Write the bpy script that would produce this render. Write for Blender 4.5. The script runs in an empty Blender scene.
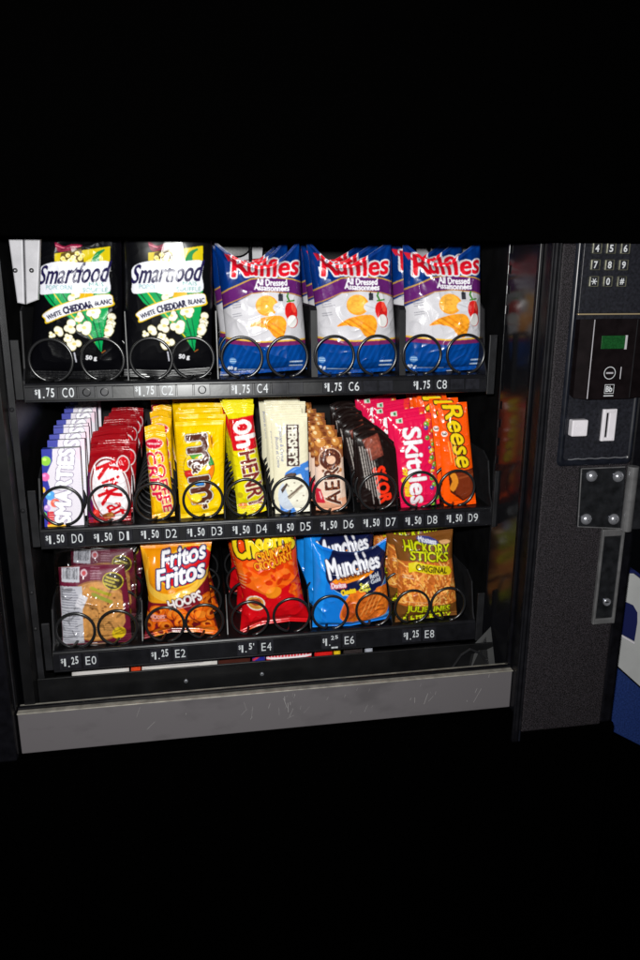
import bpy, bmesh, math, random
import numpy as np
from mathutils import Matrix, Vector

# ------------------------------------------------------------------ camera, world, flash
SC = bpy.context.scene
COL = SC.collection
CAM_POS = np.array([0.18133, -1.11818, 0.17046])
YAW, PITCH, ROLL = -0.169730, -0.271711, -0.003579
FPX = 750.0                                   # focal length in pixels of a 640 px wide picture


def cam_axes(a, b, c):
    ca, sa, cb, sb, cc, sc = math.cos(a), math.sin(a), math.cos(b), math.sin(b), math.cos(c), math.sin(c)
    Rz = np.array([[ca, -sa, 0], [sa, ca, 0], [0, 0, 1]])
    Rx = np.array([[1, 0, 0], [0, cb, -sb], [0, sb, cb]])
    Ry = np.array([[cc, 0, sc], [0, 1, 0], [-sc, 0, cc]])
    return Rz @ Rx @ Ry                       # columns: right, forward, up


AX = cam_axes(YAW, PITCH, ROLL)
camd = bpy.data.cameras.new('camera')
camd.sensor_fit = 'HORIZONTAL'
camd.sensor_width = 36.0
camd.lens = FPX / 640.0 * 36.0
camd.clip_start = 0.02
camd.clip_end = 100.0
cam = bpy.data.objects.new('camera', camd)
COL.objects.link(cam)
M = Matrix.Identity(4)
for i in range(3):
    M[i][0], M[i][1], M[i][2], M[i][3] = AX[i, 0], AX[i, 2], -AX[i, 1], CAM_POS[i]
cam.matrix_world = M
SC.camera = cam

W = bpy.data.worlds.new('World')
SC.world = W
W.use_nodes = True
_nt = W.node_tree                              # a dim room: pale ceiling, dark floor
_tc = _nt.nodes.new('ShaderNodeTexCoord')
_sx = _nt.nodes.new('ShaderNodeSeparateXYZ')
_rp = _nt.nodes.new('ShaderNodeValToRGB')
_mr = _nt.nodes.new('ShaderNodeMapRange')
_mr.inputs['From Min'].default_value = -1
_nt.links.new(_tc.outputs['Generated'], _sx.inputs[0])
_nt.links.new(_sx.outputs['Z'], _mr.inputs['Value'])
_nt.links.new(_mr.outputs['Result'], _rp.inputs['Fac'])
_el = _rp.color_ramp.elements
_el[0].position, _el[0].color = .30, (.02, .022, .03, 1)
_el[1].position, _el[1].color = .95, (1, 1.05, 1.15, 1)
_e = _el.new(.62)
_e.color = (.16, .18, .22, 1)
_nt.links.new(_rp.outputs['Color'], _nt.nodes['Background'].inputs[0])
_nt.nodes['Background'].inputs[1].default_value = 0.028

flash = bpy.data.lights.new('camera_flash', 'POINT')
flash.energy = 76.0
flash.color = (1.0, 0.985, 0.96)
flash.shadow_soft_size = 0.014
fl = bpy.data.objects.new('camera_flash', flash)
COL.objects.link(fl)
fl.location = Vector(CAM_POS + AX[:, 2] * 0.050 - AX[:, 0] * 0.018)

SC.view_settings.view_transform = 'Standard'
SC.view_settings.look = 'None'
SC.view_settings.exposure = 0.0
SC.view_settings.gamma = 1.0
SC.render.engine = 'CYCLES'
try:
    SC.cycles.use_denoising = True
    SC.cycles.max_bounces = 8
    SC.cycles.transparent_max_bounces = 12
except Exception:
    pass

random.seed(7)
RNG = np.random.default_rng(7)


# ------------------------------------------------------------------ measuring: where a sight line meets a depth plane
def at(px, py, Y):
    """world points (n,3) where the sight lines through photo pixels meet the plane(s) y = Y"""
    px, py, Y = np.broadcast_arrays(np.asarray(px, float), np.asarray(py, float), np.asarray(Y, float))
    d = np.stack([(px - 320) / FPX, np.ones_like(px), (480 - py) / FPX], -1) @ AX.T
    t = (Y - CAM_POS[1]) / d[..., 1]
    return CAM_POS + t[..., None] * d


def lin(c):
    c = np.asarray(c, float) / 255.0
    return np.where(c <= 0.04045, c / 12.92, ((c + 0.055) / 1.055) ** 2.4)


# ------------------------------------------------------------------ materials
def mat(name, col=(.8, .8, .8), rough=.5, metal=0., spec=.5, coat=0., noise=None, bump=None, srgb=False):
    m = bpy.data.materials.new(name)
    m.use_nodes = True
    nt = m.node_tree
    b = nt.nodes['Principled BSDF']
    c = tuple(lin(col)) if srgb else col
    b.inputs['Base Color'].default_value = (*c, 1)
    b.inputs['Roughness'].default_value = rough
    b.inputs['Metallic'].default_value = metal
    b.inputs['Specular IOR Level'].default_value = spec
    b.inputs['Coat Weight'].default_value = coat
    b.inputs['Coat Roughness'].default_value = .06
    tc = nt.nodes.new('ShaderNodeTexCoord')
    if noise:                                   # (scale, dark factor, light factor, detail, lo, hi)
        n = nt.nodes.new('ShaderNodeTexNoise')
        n.inputs['Scale'].default_value = noise[0]
        n.inputs['Detail'].default_value = noise[3]
        nt.links.new(tc.outputs['Object'], n.inputs['Vector'])
        r = nt.nodes.new('ShaderNodeValToRGB')
        r.color_ramp.elements[0].position = noise[4]
        r.color_ramp.elements[1].position = noise[5]
        r.color_ramp.elements[0].color = (*[v * noise[1] for v in c], 1)
        r.color_ramp.elements[1].color = (*[min(1, v * noise[2]) for v in c], 1)
        nt.links.new(n.outputs['Fac'], r.inputs['Fac'])
        nt.links.new(r.outputs['Color'], b.inputs['Base Color'])
        # roughness follows a broad smudge pattern
        n2 = nt.nodes.new('ShaderNodeTexNoise')
        n2.inputs['Scale'].default_value = 14
        n2.inputs['Detail'].default_value = 5
        nt.links.new(tc.outputs['Object'], n2.inputs['Vector'])
        mr = nt.nodes.new('ShaderNodeMapRange')
        mr.inputs['To Min'].default_value = max(0.02, rough - .12)
        mr.inputs['To Max'].default_value = min(1, rough + .12)
        nt.links.new(n2.outputs['Fac'], mr.inputs['Value'])
        nt.links.new(mr.outputs['Result'], b.inputs['Roughness'])
    if bump:                                    # (scale, strength, distance)
        n = nt.nodes.new('ShaderNodeTexNoise')
        n.inputs['Scale'].default_value = bump[0]
        n.inputs['Detail'].default_value = 3
        nt.links.new(tc.outputs['Object'], n.inputs['Vector'])
        bp = nt.nodes.new('ShaderNodeBump')
        bp.inputs['Strength'].default_value = bump[1]
        bp.inputs['Distance'].default_value = bump[2]
        nt.links.new(n.outputs['Fac'], bp.inputs['Height'])
        nt.links.new(bp.outputs['Normal'], b.inputs['Normal'])
    return m


def print_mat(name, rough, spec=.5, coat=0., bump=.15):
    """printed film or card: the print is a colour attribute, the gloss and fine crinkle are procedural"""
    m = mat(name, rough=rough, spec=spec, coat=coat, bump=(230, bump, .002))
    nt = m.node_tree
    a = nt.nodes.new('ShaderNodeAttribute')
    a.attribute_name = 'print'
    nt.links.new(a.outputs['Color'], nt.nodes['Principled BSDF'].inputs['Base Color'])
    return m


M_FILM = print_mat('printed_film', .24, .42, bump=.10)
M_GLOSSFILM = print_mat('glossy_black_film', .30, .22)
M_SHINYFILM = print_mat('shiny_black_film', .28, .36, coat=.22, bump=.0)
M_SHINYFILM.node_tree.nodes['Principled BSDF'].inputs['Coat Roughness'].default_value = .24
M_FOIL = print_mat('shiny_foil_film', .20, .6)
M_CARD = print_mat('printed_card', .45, .4, bump=.03)
M_BLACK = mat('black_plastic', (.0030, .0030, .0042), .34, spec=.25, noise=(60, .6, 1.5, 4, .3, .7), bump=(300, .05, .001))
M_SHEET = mat('black_painted_sheet', (.0045, .0045, .005), .38, spec=.3, noise=(30, .6, 1.6, 5, .3, .75))
M_GREY = mat('dark_grey_sheet', (.011, .011, .0125), .45, spec=.25, noise=(40, .6, 1.3, 5, .3, .7))
M_STRIP = mat('glossy_strip_plastic', (.006, .006, .0075), .3, spec=.3, noise=(50, .7, 1.4, 4, .3, .7), bump=(40, .06, .003))
M_TILE = mat('tile_plastic', (.014, .014, .018), .24, spec=.4, noise=(90, .6, 1.4, 4, .3, .7))
M_WHITE = mat('white_numerals', (.52, .54, .56), .5)
M_WIRE = mat('black_coil_wire', (.012, .012, .013), .26, spec=.6)
M_VOID = mat('matte_black_panel', (.0004, .0004, .0004), .9, spec=.0)
M_SPECK = mat('speckled_door_coating', (.0118, .0102, .0120), .6, spec=.2, noise=(640, .2, 3.4, 2, .38, .74), bump=(640, .5, .002))
M_BEZEL = mat('bezel_plastic', (.006, .007, .011), .28, spec=.4, noise=(60, .7, 1.4, 4, .3, .7))
M_PANEL = mat('keypad_plate', (.010, .0105, .0145), .42, spec=.35, noise=(240, .6, 1.5, 3, .3, .7), bump=(500, .15, .001))
M_KEY = mat('key_metal', (.12, .12, .085), .3, metal=.4, noise=(120, .5, 1.5, 3, .3, .7))
M_VALID = mat('validator_plastic', (.005, .0035, .004), .6, spec=.02, noise=(60, .7, 1.4, 4, .3, .7))
M_LCD = mat('green_display', (.006, .052, .012), .3, noise=(500, .8, 1.2, 2, .4, .6))
M_IVORY = mat('pale_plastic', (.62, .60, .64), .4, noise=(60, .92, 1.03, 4, .3, .7))
M_CHROME = mat('polished_steel', (.40, .41, .45), .26, metal=.72, noise=(60, .8, 1.1, 4, .3, .7))
M_GSTEEL = mat('grey_steel', (.17, .17, .175), .34, metal=.45, noise=(50, .7, 1.2, 5, .3, .7))
M_DSTEEL = mat('dark_steel_plate', (.055, .058, .066), .24, metal=.8, noise=(70, .5, 1.3, 5, .3, .7))
M_TRIM = mat('worn_trim', (.30, .285, .25), .45, metal=.3, noise=(60, .6, 1.2, 5, .3, .7))
M_BRASS = mat('brass_edge', (.55, .44, .26), .35, metal=.6)
M_LIGHTGREY = mat('pale_enamel', (.42, .41, .44), .45, noise=(25, .7, 1.1, 5, .3, .7))
M_JAMB = mat('glossy_black_jamb', (.004, .004, .005), .17, spec=.8, coat=0.)
M_NWHITE = mat('white_enamel', (.42, .43, .43), .4, noise=(20, .9, 1.05, 4, .3, .7))
M_NBLUE = mat('blue_enamel', (.012, .028, .12), .4, noise=(300, .7, 1.5, 3, .3, .7))
M_NNAVY = mat('navy_enamel', (.010, .014, .075), .35)


def sill_material():
    m = mat('brushed_aluminium', (.30, .285, .30), .5, metal=.35)
    nt = m.node_tree
    b = nt.nodes['Principled BSDF']
    tc = nt.nodes.new('ShaderNodeTexCoord')
    mp = nt.nodes.new('ShaderNodeMapping')
    mp.inputs['Scale'].default_value = (10, 40, 22)
    nt.links.new(tc.outputs['Object'], mp.inputs['Vector'])
    n = nt.nodes.new('ShaderNodeTexNoise')
    n.inputs['Scale'].default_value = 1.6
    n.inputs['Detail'].default_value = 6
    nt.links.new(mp.outputs['Vector'], n.inputs['Vector'])
    big = nt.nodes.new('ShaderNodeTexNoise')
    big.inputs['Scale'].default_value = 9
    big.inputs['Detail'].default_value = 6
    nt.links.new(tc.outputs['Object'], big.inputs['Vector'])
    mx = nt.nodes.new('ShaderNodeMath')
    mx.operation = 'ADD'
    nt.links.new(n.outputs['Fac'], mx.inputs[0])
    nt.links.new(big.outputs['Fac'], mx.inputs[1])
    r = nt.nodes.new('ShaderNodeValToRGB')
    r.color_ramp.elements[0].position = .7
    r.color_ramp.elements[1].position = 1.25
    r.color_ramp.elements[0].color = (.115, .107, .114, 1)
    r.color_ramp.elements[1].color = (.155, .145, .154, 1)
    mr = nt.nodes.new('ShaderNodeMapRange')
    mr.inputs['From Max'].default_value = 2
    nt.links.new(mx.outputs[0], r.inputs['Fac'])
    nt.links.new(r.outputs['Color'], b.inputs['Base Color'])
    return m


M_SILL = sill_material()
M_SCRATCH = mat('bare_scratch', (.34, .33, .33), .5, metal=.3)


def glass_material():
    m = bpy.data.materials.new('clear_glass')
    m.use_nodes = True
    nt = m.node_tree
    nt.nodes.clear()
    o = nt.nodes.new('ShaderNodeOutputMaterial')
    t = nt.nodes.new('ShaderNodeBsdfTransparent')
    t.inputs['Color'].default_value = (.985, .99, .99, 1)
    nt.links.new(t.outputs[0], o.inputs['Surface'])
    return m


M_GLASS = glass_material()


# ------------------------------------------------------------------ mesh helpers
class MB:
    def __init__(s):
        s.v, s.f, s.m, s.mats = [], [], [], []

    def mi(s, m):
        if m not in s.mats:
            s.mats.append(m)
        return s.mats.index(m)

    def add(s, verts, faces, m):
        o = len(s.v)
        s.v += [tuple(map(float, p)) for p in verts]
        s.f += [tuple(i + o for i in f) for f in faces]
        s.m += [s.mi(m)] * len(faces)

    def box(s, x0, x1, y0, y1, z0, z1, m, bevel=.0015, seg=2):
        bm = bmesh.new()
        bmesh.ops.create_cube(bm, size=1)
        for v in bm.verts:
            v.co = Vector((x0 + (v.co.x + .5) * (x1 - x0), y0 + (v.co.y + .5) * (y1 - y0), z0 + (v.co.z + .5) * (z1 - z0)))
        if bevel > 0:
            bmesh.ops.bevel(bm, geom=bm.edges[:], offset=bevel, segments=seg, profile=.5, affect='EDGES')
        bmesh.ops.recalc_face_normals(bm, faces=bm.faces)
        s.add([v.co for v in bm.verts], [[v.index for v in f.verts] for f in bm.faces], m)
        bm.free()

    def prism(s, poly, y0, y1, m, bevel=.001, seg=2):
        """polygon in (x, z), extruded from y0 (front) to y1"""
        bm = bmesh.new()
        vs = [bm.verts.new((x, y0, z)) for x, z in poly]
        f = bm.faces.new(vs)
        r = bmesh.ops.extrude_face_region(bm, geom=[f])
        for v in [g for g in r['geom'] if isinstance(g, bmesh.types.BMVert)]:
            v.co.y = y1
        if bevel:
            es = [e for e in bm.edges if all(abs(v.co.y - y0) < 1e-9 for v in e.verts)]
            bmesh.ops.bevel(bm, geom=es, offset=bevel, segments=seg, profile=.5, affect='EDGES')
        bmesh.ops.recalc_face_normals(bm, faces=bm.faces)
        bm.verts.index_update()
        s.add([v.co for v in bm.verts], [[v.index for v in f.verts] for f in bm.faces], m)
        bm.free()

    def sheet(s, poly3, thick, m):
        """flat polygon of 3D points thickened along +-normal"""
        P = [np.array(p, float) for p in poly3]
        n = np.cross(P[1] - P[0], P[2] - P[0])
        n = n / np.linalg.norm(n) * thick / 2
        k = len(P)
        s.add([p + n for p in P] + [p - n for p in P],
              [list(range(k)), list(range(2 * k - 1, k - 1, -1))] + [[i, k + i, k + (i + 1) % k, (i + 1) % k] for i in range(k)], m)

    def tube(s, pts, r, m, n=8, cap=True):
        pts = np.array(pts, float)
        T = np.gradient(pts, axis=0)
        T /= np.linalg.norm(T, axis=1)[:, None] + 1e-12
        N = np.cross(T[0], [0, 1, 0.3])
        N /= np.linalg.norm(N)
        vs = []
        for p, t in zip(pts, T):
            N = N - t * N.dot(t)
            N /= np.linalg.norm(N)
            B = np.cross(t, N)
            for k in range(n):
                a = 2 * math.pi * k / n
                vs.append(p + r * (math.cos(a) * N + math.sin(a) * B))
        fs = []
        for i in range(len(pts) - 1):
            for k in range(n):
                fs.append([i * n + k, i * n + (k + 1) % n, (i + 1) * n + (k + 1) % n, (i + 1) * n + k])
        if cap:
            fs += [list(range(n))[::-1], [(len(pts) - 1) * n + k for k in range(n)]]
        s.add(vs, fs, m)

    def lathe(s, c, prof, m, n=24):
        """profile [(radius, y)] turned about the y axis through c"""
        vs, fs = [], []
        for r, y in prof:
            for k in range(n):
                a = 2 * math.pi * k / n
                vs.append((c[0] + r * math.cos(a), c[1] + y, c[2] + r * math.sin(a)))
        for i in range(len(prof) - 1):
            for k in range(n):
                fs.append([i * n + k, (i + 1) * n + k, (i + 1) * n + (k + 1) % n, i * n + (k + 1) % n])
        fs.append(list(range(n)))
        s.add(vs, fs, m)

    def text(s, string, cx, cz, w, h, m, frame, bold=0.0, shear=0):
        """flat lettering; frame(x, z) -> 3D point"""
        T = glyphs(string, bold)
        P = T.reshape(-1, 2)
        X = cx + (P[:, 0] - .5) * w + shear * (P[:, 1] - .5) * h
        Z = cz + (P[:, 1] - .5) * h
        s.add([frame(x, z) for x, z in zip(X, Z)], [[3 * i, 3 * i + 1, 3 * i + 2] for i in range(len(T))], m)

    def build(s, name, parent=None, smooth=False, auto=None):
        me = bpy.data.meshes.new(name)
        me.from_pydata(s.v, [], s.f)
        for m in s.mats:
            me.materials.append(m)
        me.polygons.foreach_set('material_index', s.m)
        if smooth:
            me.polygons.foreach_set('use_smooth', [True] * len(s.f))
        me.update()
        o = bpy.data.objects.new(name, me)
        COL.objects.link(o)
        if parent is not None:
            o.parent = parent
        return o


_G = {}


def glyphs(s, bold=0.0):
    """triangles of a string in Blender's own font, its bounding box scaled to the unit square"""
    key = (s, bold)
    if key not in _G:
        cu = bpy.data.curves.new('lettering', 'FONT')
        cu.body = s
        cu.resolution_u = 3
        cu.offset = bold
        ob = bpy.data.objects.new('lettering', cu)
        COL.objects.link(ob)
        dg = bpy.context.evaluated_depsgraph_get()
        me = bpy.data.meshes.new_from_object(ob.evaluated_get(dg), depsgraph=dg)
        me.calc_loop_triangles()
        V = np.array([v.co[:2] for v in me.vertices])
        Tr = np.array([t.vertices[:] for t in me.loop_triangles])
        P = V[Tr]
        lo, hi = V.min(0), V.max(0)
        P = (P - lo) / np.maximum(hi - lo, 1e-6)
        bpy.data.objects.remove(ob)
        bpy.data.curves.remove(cu)
        bpy.data.meshes.remove(me)
        _G[key] = P
    return _G[key]


# ------------------------------------------------------------------ print designer: flat artwork of a wrapper, in photo pixel units
def vnoise(x, y, seed=0):
    x, y = np.asarray(x, float), np.asarray(y, float)
    xi, yi = np.floor(x).astype(int), np.floor(y).astype(int)
    fx, fy = x - xi, y - yi
    fx, fy = fx * fx * (3 - 2 * fx), fy * fy * (3 - 2 * fy)

    def h(a, b):
        n = (a * 374761393 + b * 668265263 + seed * 1442695041) & 0x7fffffff
        n = ((n ^ (n >> 13)) * 1274126177) & 0x7fffffff
        return ((n ^ (n >> 16)) & 0xffff) / 65535.0
    return (h(xi, yi) * (1 - fx) + h(xi + 1, yi) * fx) * (1 - fy) + (h(xi, yi + 1) * (1 - fx) + h(xi + 1, yi + 1) * fx) * fy


def dilate(mk, r):
    r = int(round(r))
    if r <= 0:
        return mk
    H, Wd = mk.shape
    out = np.zeros_like(mk)
    for dy in range(-r, r + 1):
        w = int(math.sqrt(r * r - dy * dy))
        c = np.cumsum(np.pad(mk.astype(np.int32), ((0, 0), (w + 1, w))), 1)
        row = (c[:, 2 * w + 1:] - c[:, :-(2 * w + 1)]) > 0
        if dy >= 0:
            out[dy:] |= row[:H - dy]
        else:
            out[:dy] |= row[-dy:]
    return out


class Art:
    K = 4

    def __init__(s, x0, y0, x1, y1, bg):
        s.x0, s.y0 = x0, y0
        s.w, s.h = int((x1 - x0) * s.K), int((y1 - y0) * s.K)
        s.img = np.ones((s.h, s.w, 3)) * np.array(bg, float)
        yy, xx = np.mgrid[0:s.h, 0:s.w]
        s.X, s.Y = x0 + (xx + .5) / s.K, y0 + (yy + .5) / s.K

    def fill(s, mk, col, a=1.0):
        s.img[mk] = s.img[mk] * (1 - a) + np.array(col, float) * a

    def pm(s, pts):
        mk = np.zeros((s.h, s.w), bool)
        n = len(pts)
        for i in range(n):
            (xa, ya), (xb, yb) = pts[i], pts[(i + 1) % n]
            if ya == yb:
                continue
            c = ((ya > s.Y) != (yb > s.Y)) & (s.X < (xb - xa) * (s.Y - ya) / (yb - ya) + xa)
            mk ^= c
        return mk

    def poly(s, pts, col, a=1.0):
        s.fill(s.pm(pts), col, a)

    def spoly(s, pts, col, a=1.0, n=8):
        """polygon with rounded (Catmull-Rom) outline"""
        P = np.array(pts, float)
        k = len(P)
        out = []
        for i in range(k):
            p0, p1, p2, p3 = P[i - 1], P[i], P[(i + 1) % k], P[(i + 2) % k]
            for t in np.linspace(0, 1, n, endpoint=False):
                out.append(.5 * (2 * p1 + (p2 - p0) * t + (2 * p0 - 5 * p1 + 4 * p2 - p3) * t * t + (3 * p1 - p0 - 3 * p2 + p3) * t ** 3))
        s.poly(out, col, a)

    def em(s, cx, cy, rx, ry, rot=0):
        c, sn = math.cos(math.radians(rot)), math.sin(math.radians(rot))
        dx, dy = s.X - cx, s.Y - cy
        return ((dx * c + dy * sn) / rx) ** 2 + ((-dx * sn + dy * c) / ry) ** 2 < 1

    def ell(s, cx, cy, rx, ry, col, rot=0, a=1.0):
        s.fill(s.em(cx, cy, rx, ry, rot), col, a)

    def line(s, pts, w, col, a=1.0):
        mk = np.zeros((s.h, s.w), bool)
        for (xa, ya), (xb, yb) in zip(pts[:-1], pts[1:]):
            L2 = (xb - xa) ** 2 + (yb - ya) ** 2 + 1e-9
            t = np.clip(((s.X - xa) * (xb - xa) + (s.Y - ya) * (yb - ya)) / L2, 0, 1)
            mk |= (s.X - xa - t * (xb - xa)) ** 2 + (s.Y - ya - t * (yb - ya)) ** 2 < (w / 2) ** 2
        s.fill(mk, col, a)

    def rect(s, cx, cy, w, h, col, rot=0, a=1.0):
        c, sn = math.cos(math.radians(rot)), math.sin(math.radians(rot))
        dx, dy = s.X - cx, s.Y - cy
        s.fill((abs(dx * c + dy * sn) < w / 2) & (abs(-dx * sn + dy * c) < h / 2), col, a)

    def text(s, string, cx, cy, w, h, col, rot=0, out=(), bold=0., shear=0., arc=0., taper=0., a=1.0, clip=None):
        T = glyphs(string, 0.0)
        X, Yv = T[..., 0], T[..., 1]
        x = (X - .5) * w
        y = -(Yv - .5) * h * (1 + taper * (X - .5))
        x = x - shear * y
        y = y + arc * ((2 * X - 1) ** 2 - .4)
        c, sn = math.cos(math.radians(rot)), math.sin(math.radians(rot))
        px = (cx + x * c - y * sn - s.x0) * s.K - .5
        py = (cy + x * sn + y * c - s.y0) * s.K - .5
        mk = np.zeros((s.h, s.w), bool)
        for i in range(len(T)):
            ax, bx, cx_ = px[i]
            ay, by, cy_ = py[i]
            xa, xb = max(0, int(math.floor(min(px[i])))), min(s.w - 1, int(math.ceil(max(px[i]))))
            ya, yb = max(0, int(math.floor(min(py[i])))), min(s.h - 1, int(math.ceil(max(py[i]))))
            if xb < xa or yb < ya:
                continue
            gx, gy = np.meshgrid(np.arange(xa, xb + 1), np.arange(ya, yb + 1))
            d = (by - cy_) * (ax - cx_) + (cx_ - bx) * (ay - cy_)
            if abs(d) < 1e-9:
                continue
            l1 = ((by - cy_) * (gx - cx_) + (cx_ - bx) * (gy - cy_)) / d
            l2 = ((cy_ - ay) * (gx - cx_) + (ax - cx_) * (gy - cy_)) / d
            e = -.02
            mk[ya:yb + 1, xa:xb + 1] |= (l1 >= e) & (l2 >= e) & (l1 + l2 <= 1 - e)
        base = dilate(mk, bold * s.K)
        for wd, oc in out:
            s.fill(dilate(base, wd * s.K), oc)
        if clip is not None:
            base = base & clip
        s.fill(base, col, a)

    def lines(s, x0, y0, x1, n, dy, col, rot=0, w=.7, a=.8, seed=1):
        """rows of tiny unreadable small print"""
        r = random.Random(seed)
        c, sn = math.cos(math.radians(rot)), math.sin(math.radians(rot))
        for i in range(n):
            x = 0.0
            L = (x1 - x0) * r.uniform(.7, 1)
            while x < L:
                q = r.uniform(1, 3.2)
                xa, xb = x, min(L, x + q)
                y = i * dy
                s.line([(x0 + xa * c - y * sn, y0 + xa * sn + y * c), (x0 + xb * c - y * sn, y0 + xb * sn + y * c)], w, col, a)
                x += q + .7

    def popcorn(s, cx, cy, r, seed):
        q = random.Random(seed)
        blobs = [(cx + r * .55 * math.cos(t), cy + r * .5 * math.sin(t), r * q.uniform(.42, .62)) for t in [q.uniform(0, 6.3) + k * 1.25 for k in range(5)]]
        for x, y, g in blobs:
            s.ell(x, y, g + .35, g + .35, (150, 140, 95))
        for x, y, g in blobs:
            s.ell(x, y, g, g * .95, (240, 236, 218))
        s.ell(cx, cy, r * .3, r * .22, (226, 208, 140))
        for x, y, g in blobs[:3]:
            s.ell(x + g * .2, y + g * .2, g * .45, g * .35, (250, 248, 238))

    def mottle(s, mk, scale, amp, seed):
        n = vnoise(s.X * scale, s.Y * scale, seed) + .5 * vnoise(s.X * scale * 2.3, s.Y * scale * 2.3, seed + 5) - .75
        s.img[mk] = np.clip(s.img[mk] * (1 + amp * n[mk])[:, None], 0, 255)

    def linear(s):
        g = s.img @ np.array([.3, .59, .11])
        im = np.pad(np.clip(g[..., None] + (s.img - g[..., None]) * 1.12, 0, 255), ((1, 1), (1, 1), (0, 0)), mode='edge')
        im = lin(im)
        return sum(im[a:a + s.h, b:b + s.w] for a in range(3) for b in range(3)) / 9.0

    def sample(s, px, py):
        if not hasattr(s, '_l'):
            s._l = s.linear()
        ix = np.clip(((px - s.x0) * s.K).astype(int), 0, s.w - 1)
        iy = np.clip(((py - s.y0) * s.K).astype(int), 0, s.h - 1)
        return s._l[iy, ix]


# ------------------------------------------------------------------ wrappers
def pl(pts, t):
    P = np.array(pts, float)
    d = np.r_[0, np.cumsum(np.linalg.norm(np.diff(P, axis=0), axis=1))]
    d /= d[-1]
    return np.stack([np.interp(t, d, P[:, 0]), np.interp(t, d, P[:, 1])], -1)


def tagit(o, label, cat, group=None):
    o['label'], o['category'] = label, cat
    if group:
        o['group'] = group
    return o


def wrapper(name, T, B, L, R, art, material, Y0=.03, tilt=.008, depth=.03, wr=.002, seed=1, seal=.06, back=(40, 40, 40), shift=(0, 0),
            res=2.05, pillow=.5, crease=1.0, rib=.0006):
    """a pillow wrapper: printed front, plain back, crimped seals, creases; outline measured from the photo at depth Y0"""
    T, B = list(T), list(B)
    L = [T[0]] + list(L or []) + [B[0]]
    R = [T[-1]] + list(R or []) + [B[-1]]
    wpx = abs(B[-1][0] - B[0][0])
    hpx = abs(B[0][1] - T[0][1])
    nu, nv = max(30, int(wpx * res)), max(40, int(hpx * res))

    def coons(nu, nv):
        u, v = np.linspace(0, 1, nu), np.linspace(0, 1, nv)
        t, b, l, r = pl(T, u), pl(B, u), pl(L, v), pl(R, v)
        U, V = u[None, :, None], v[:, None, None]
        P = (1 - V) * t[None] + V * b[None] + (1 - U) * l[:, None] + U * r[:, None]
        P -= (1 - U) * (1 - V) * t[0] + U * (1 - V) * t[-1] + (1 - U) * V * b[0] + U * V * b[-1]
        return P, np.broadcast_to(u[None], (nv, nu)), np.broadcast_to(v[:, None], (nv, nu))

    def bulge(U, V):
        vv = np.clip((V - seal) / (1 - 2 * seal), 0, 1)
        e = np.clip(1 - np.abs(2 * U - 1) ** 2.6, 0, 1) ** .65 * np.clip(np.sin(np.pi * vv), 0, 1) ** pillow
        return depth / 2 * e

    P, U, V = coons(nu, nv)
    Wp = at(P[..., 0], P[..., 1], Y0 + tilt * (1 - V))
    vv = np.clip((V - seal) / (1 - 2 * seal), 0, 1)
    asp = hpx / wpx
    # folds running out of the seals, broad dents, small crinkles
    ends = np.exp(-vv / .16) + np.exp(-(1 - vv) / .16)
    f1 = (1 - np.abs(2 * vnoise(U * 9 + .35 * V * 3, V * asp * 1.6, seed) - 1)) * ends
    f2 = 1 - np.abs(2 * vnoise(U * 3.1 + V * 1.3, V * asp * 3.1 - U * .8, seed + 11) - 1)
    f3 = 1 - np.abs(2 * vnoise(U * 8 - V * 3, V * asp * 8 + U * 4, seed + 23) - 1)
    inside = np.clip(np.minimum(vv, 1 - vv) * 14, 0, 1)
    side = np.clip(np.minimum(U, 1 - U) * 10, 0, 1)
    d = bulge(U, V) + wr * crease * (1.3 * f1 * side + .9 * (f2 ** 3) * side + .35 * (f3 ** 2) * side) * inside
    d += rib * np.sin(V * hpx * 2.6) * ((V < seal) | (V > 1 - seal))
    d += .0035 * (vnoise(U * 5 + 3, V * 0 + seed, seed + 40) - .5) * (np.exp(-V / .05) + np.exp(-(1 - V) / .05))
    Wp = Wp.copy()
    Wp[..., 1] -= d
    col = art.sample(P[..., 0] - shift[0], P[..., 1] - shift[1])
    # plain back
    mu, mv = 12, 16
    Pb, Ub, Vb = coons(mu, mv)
    Wb = at(Pb[..., 0], Pb[..., 1], Y0 + tilt * (1 - Vb)).copy()
    Wb[..., 1] += bulge(Ub, Vb) * .8 + .0004
    verts = np.concatenate([Wp.reshape(-1, 3), Wb.reshape(-1, 3)])
    cols = np.concatenate([col.reshape(-1, 3), np.tile(lin(back), (mu * mv, 1))])
    base = np.array([Wp[-1, :, 0].mean(), Y0, Wp[..., 2].min()])

    def quads(nu, nv, o, flip):
        i = (np.arange(nv - 1)[:, None] * nu + np.arange(nu - 1)[None]).ravel() + o
        q = np.stack([i, i + nu, i + nu + 1, i + 1], 1)
        return q[:, ::-1] if flip else q
    F = np.concatenate([quads(nu, nv, 0, False), quads(mu, mv, nu * nv, True)])
    return fast_mesh(name, verts - base, F, cols, material, base)


FLOORS = (.0140, -.2060, -.4215, -.5150)        # the three shelves and the bin


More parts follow.
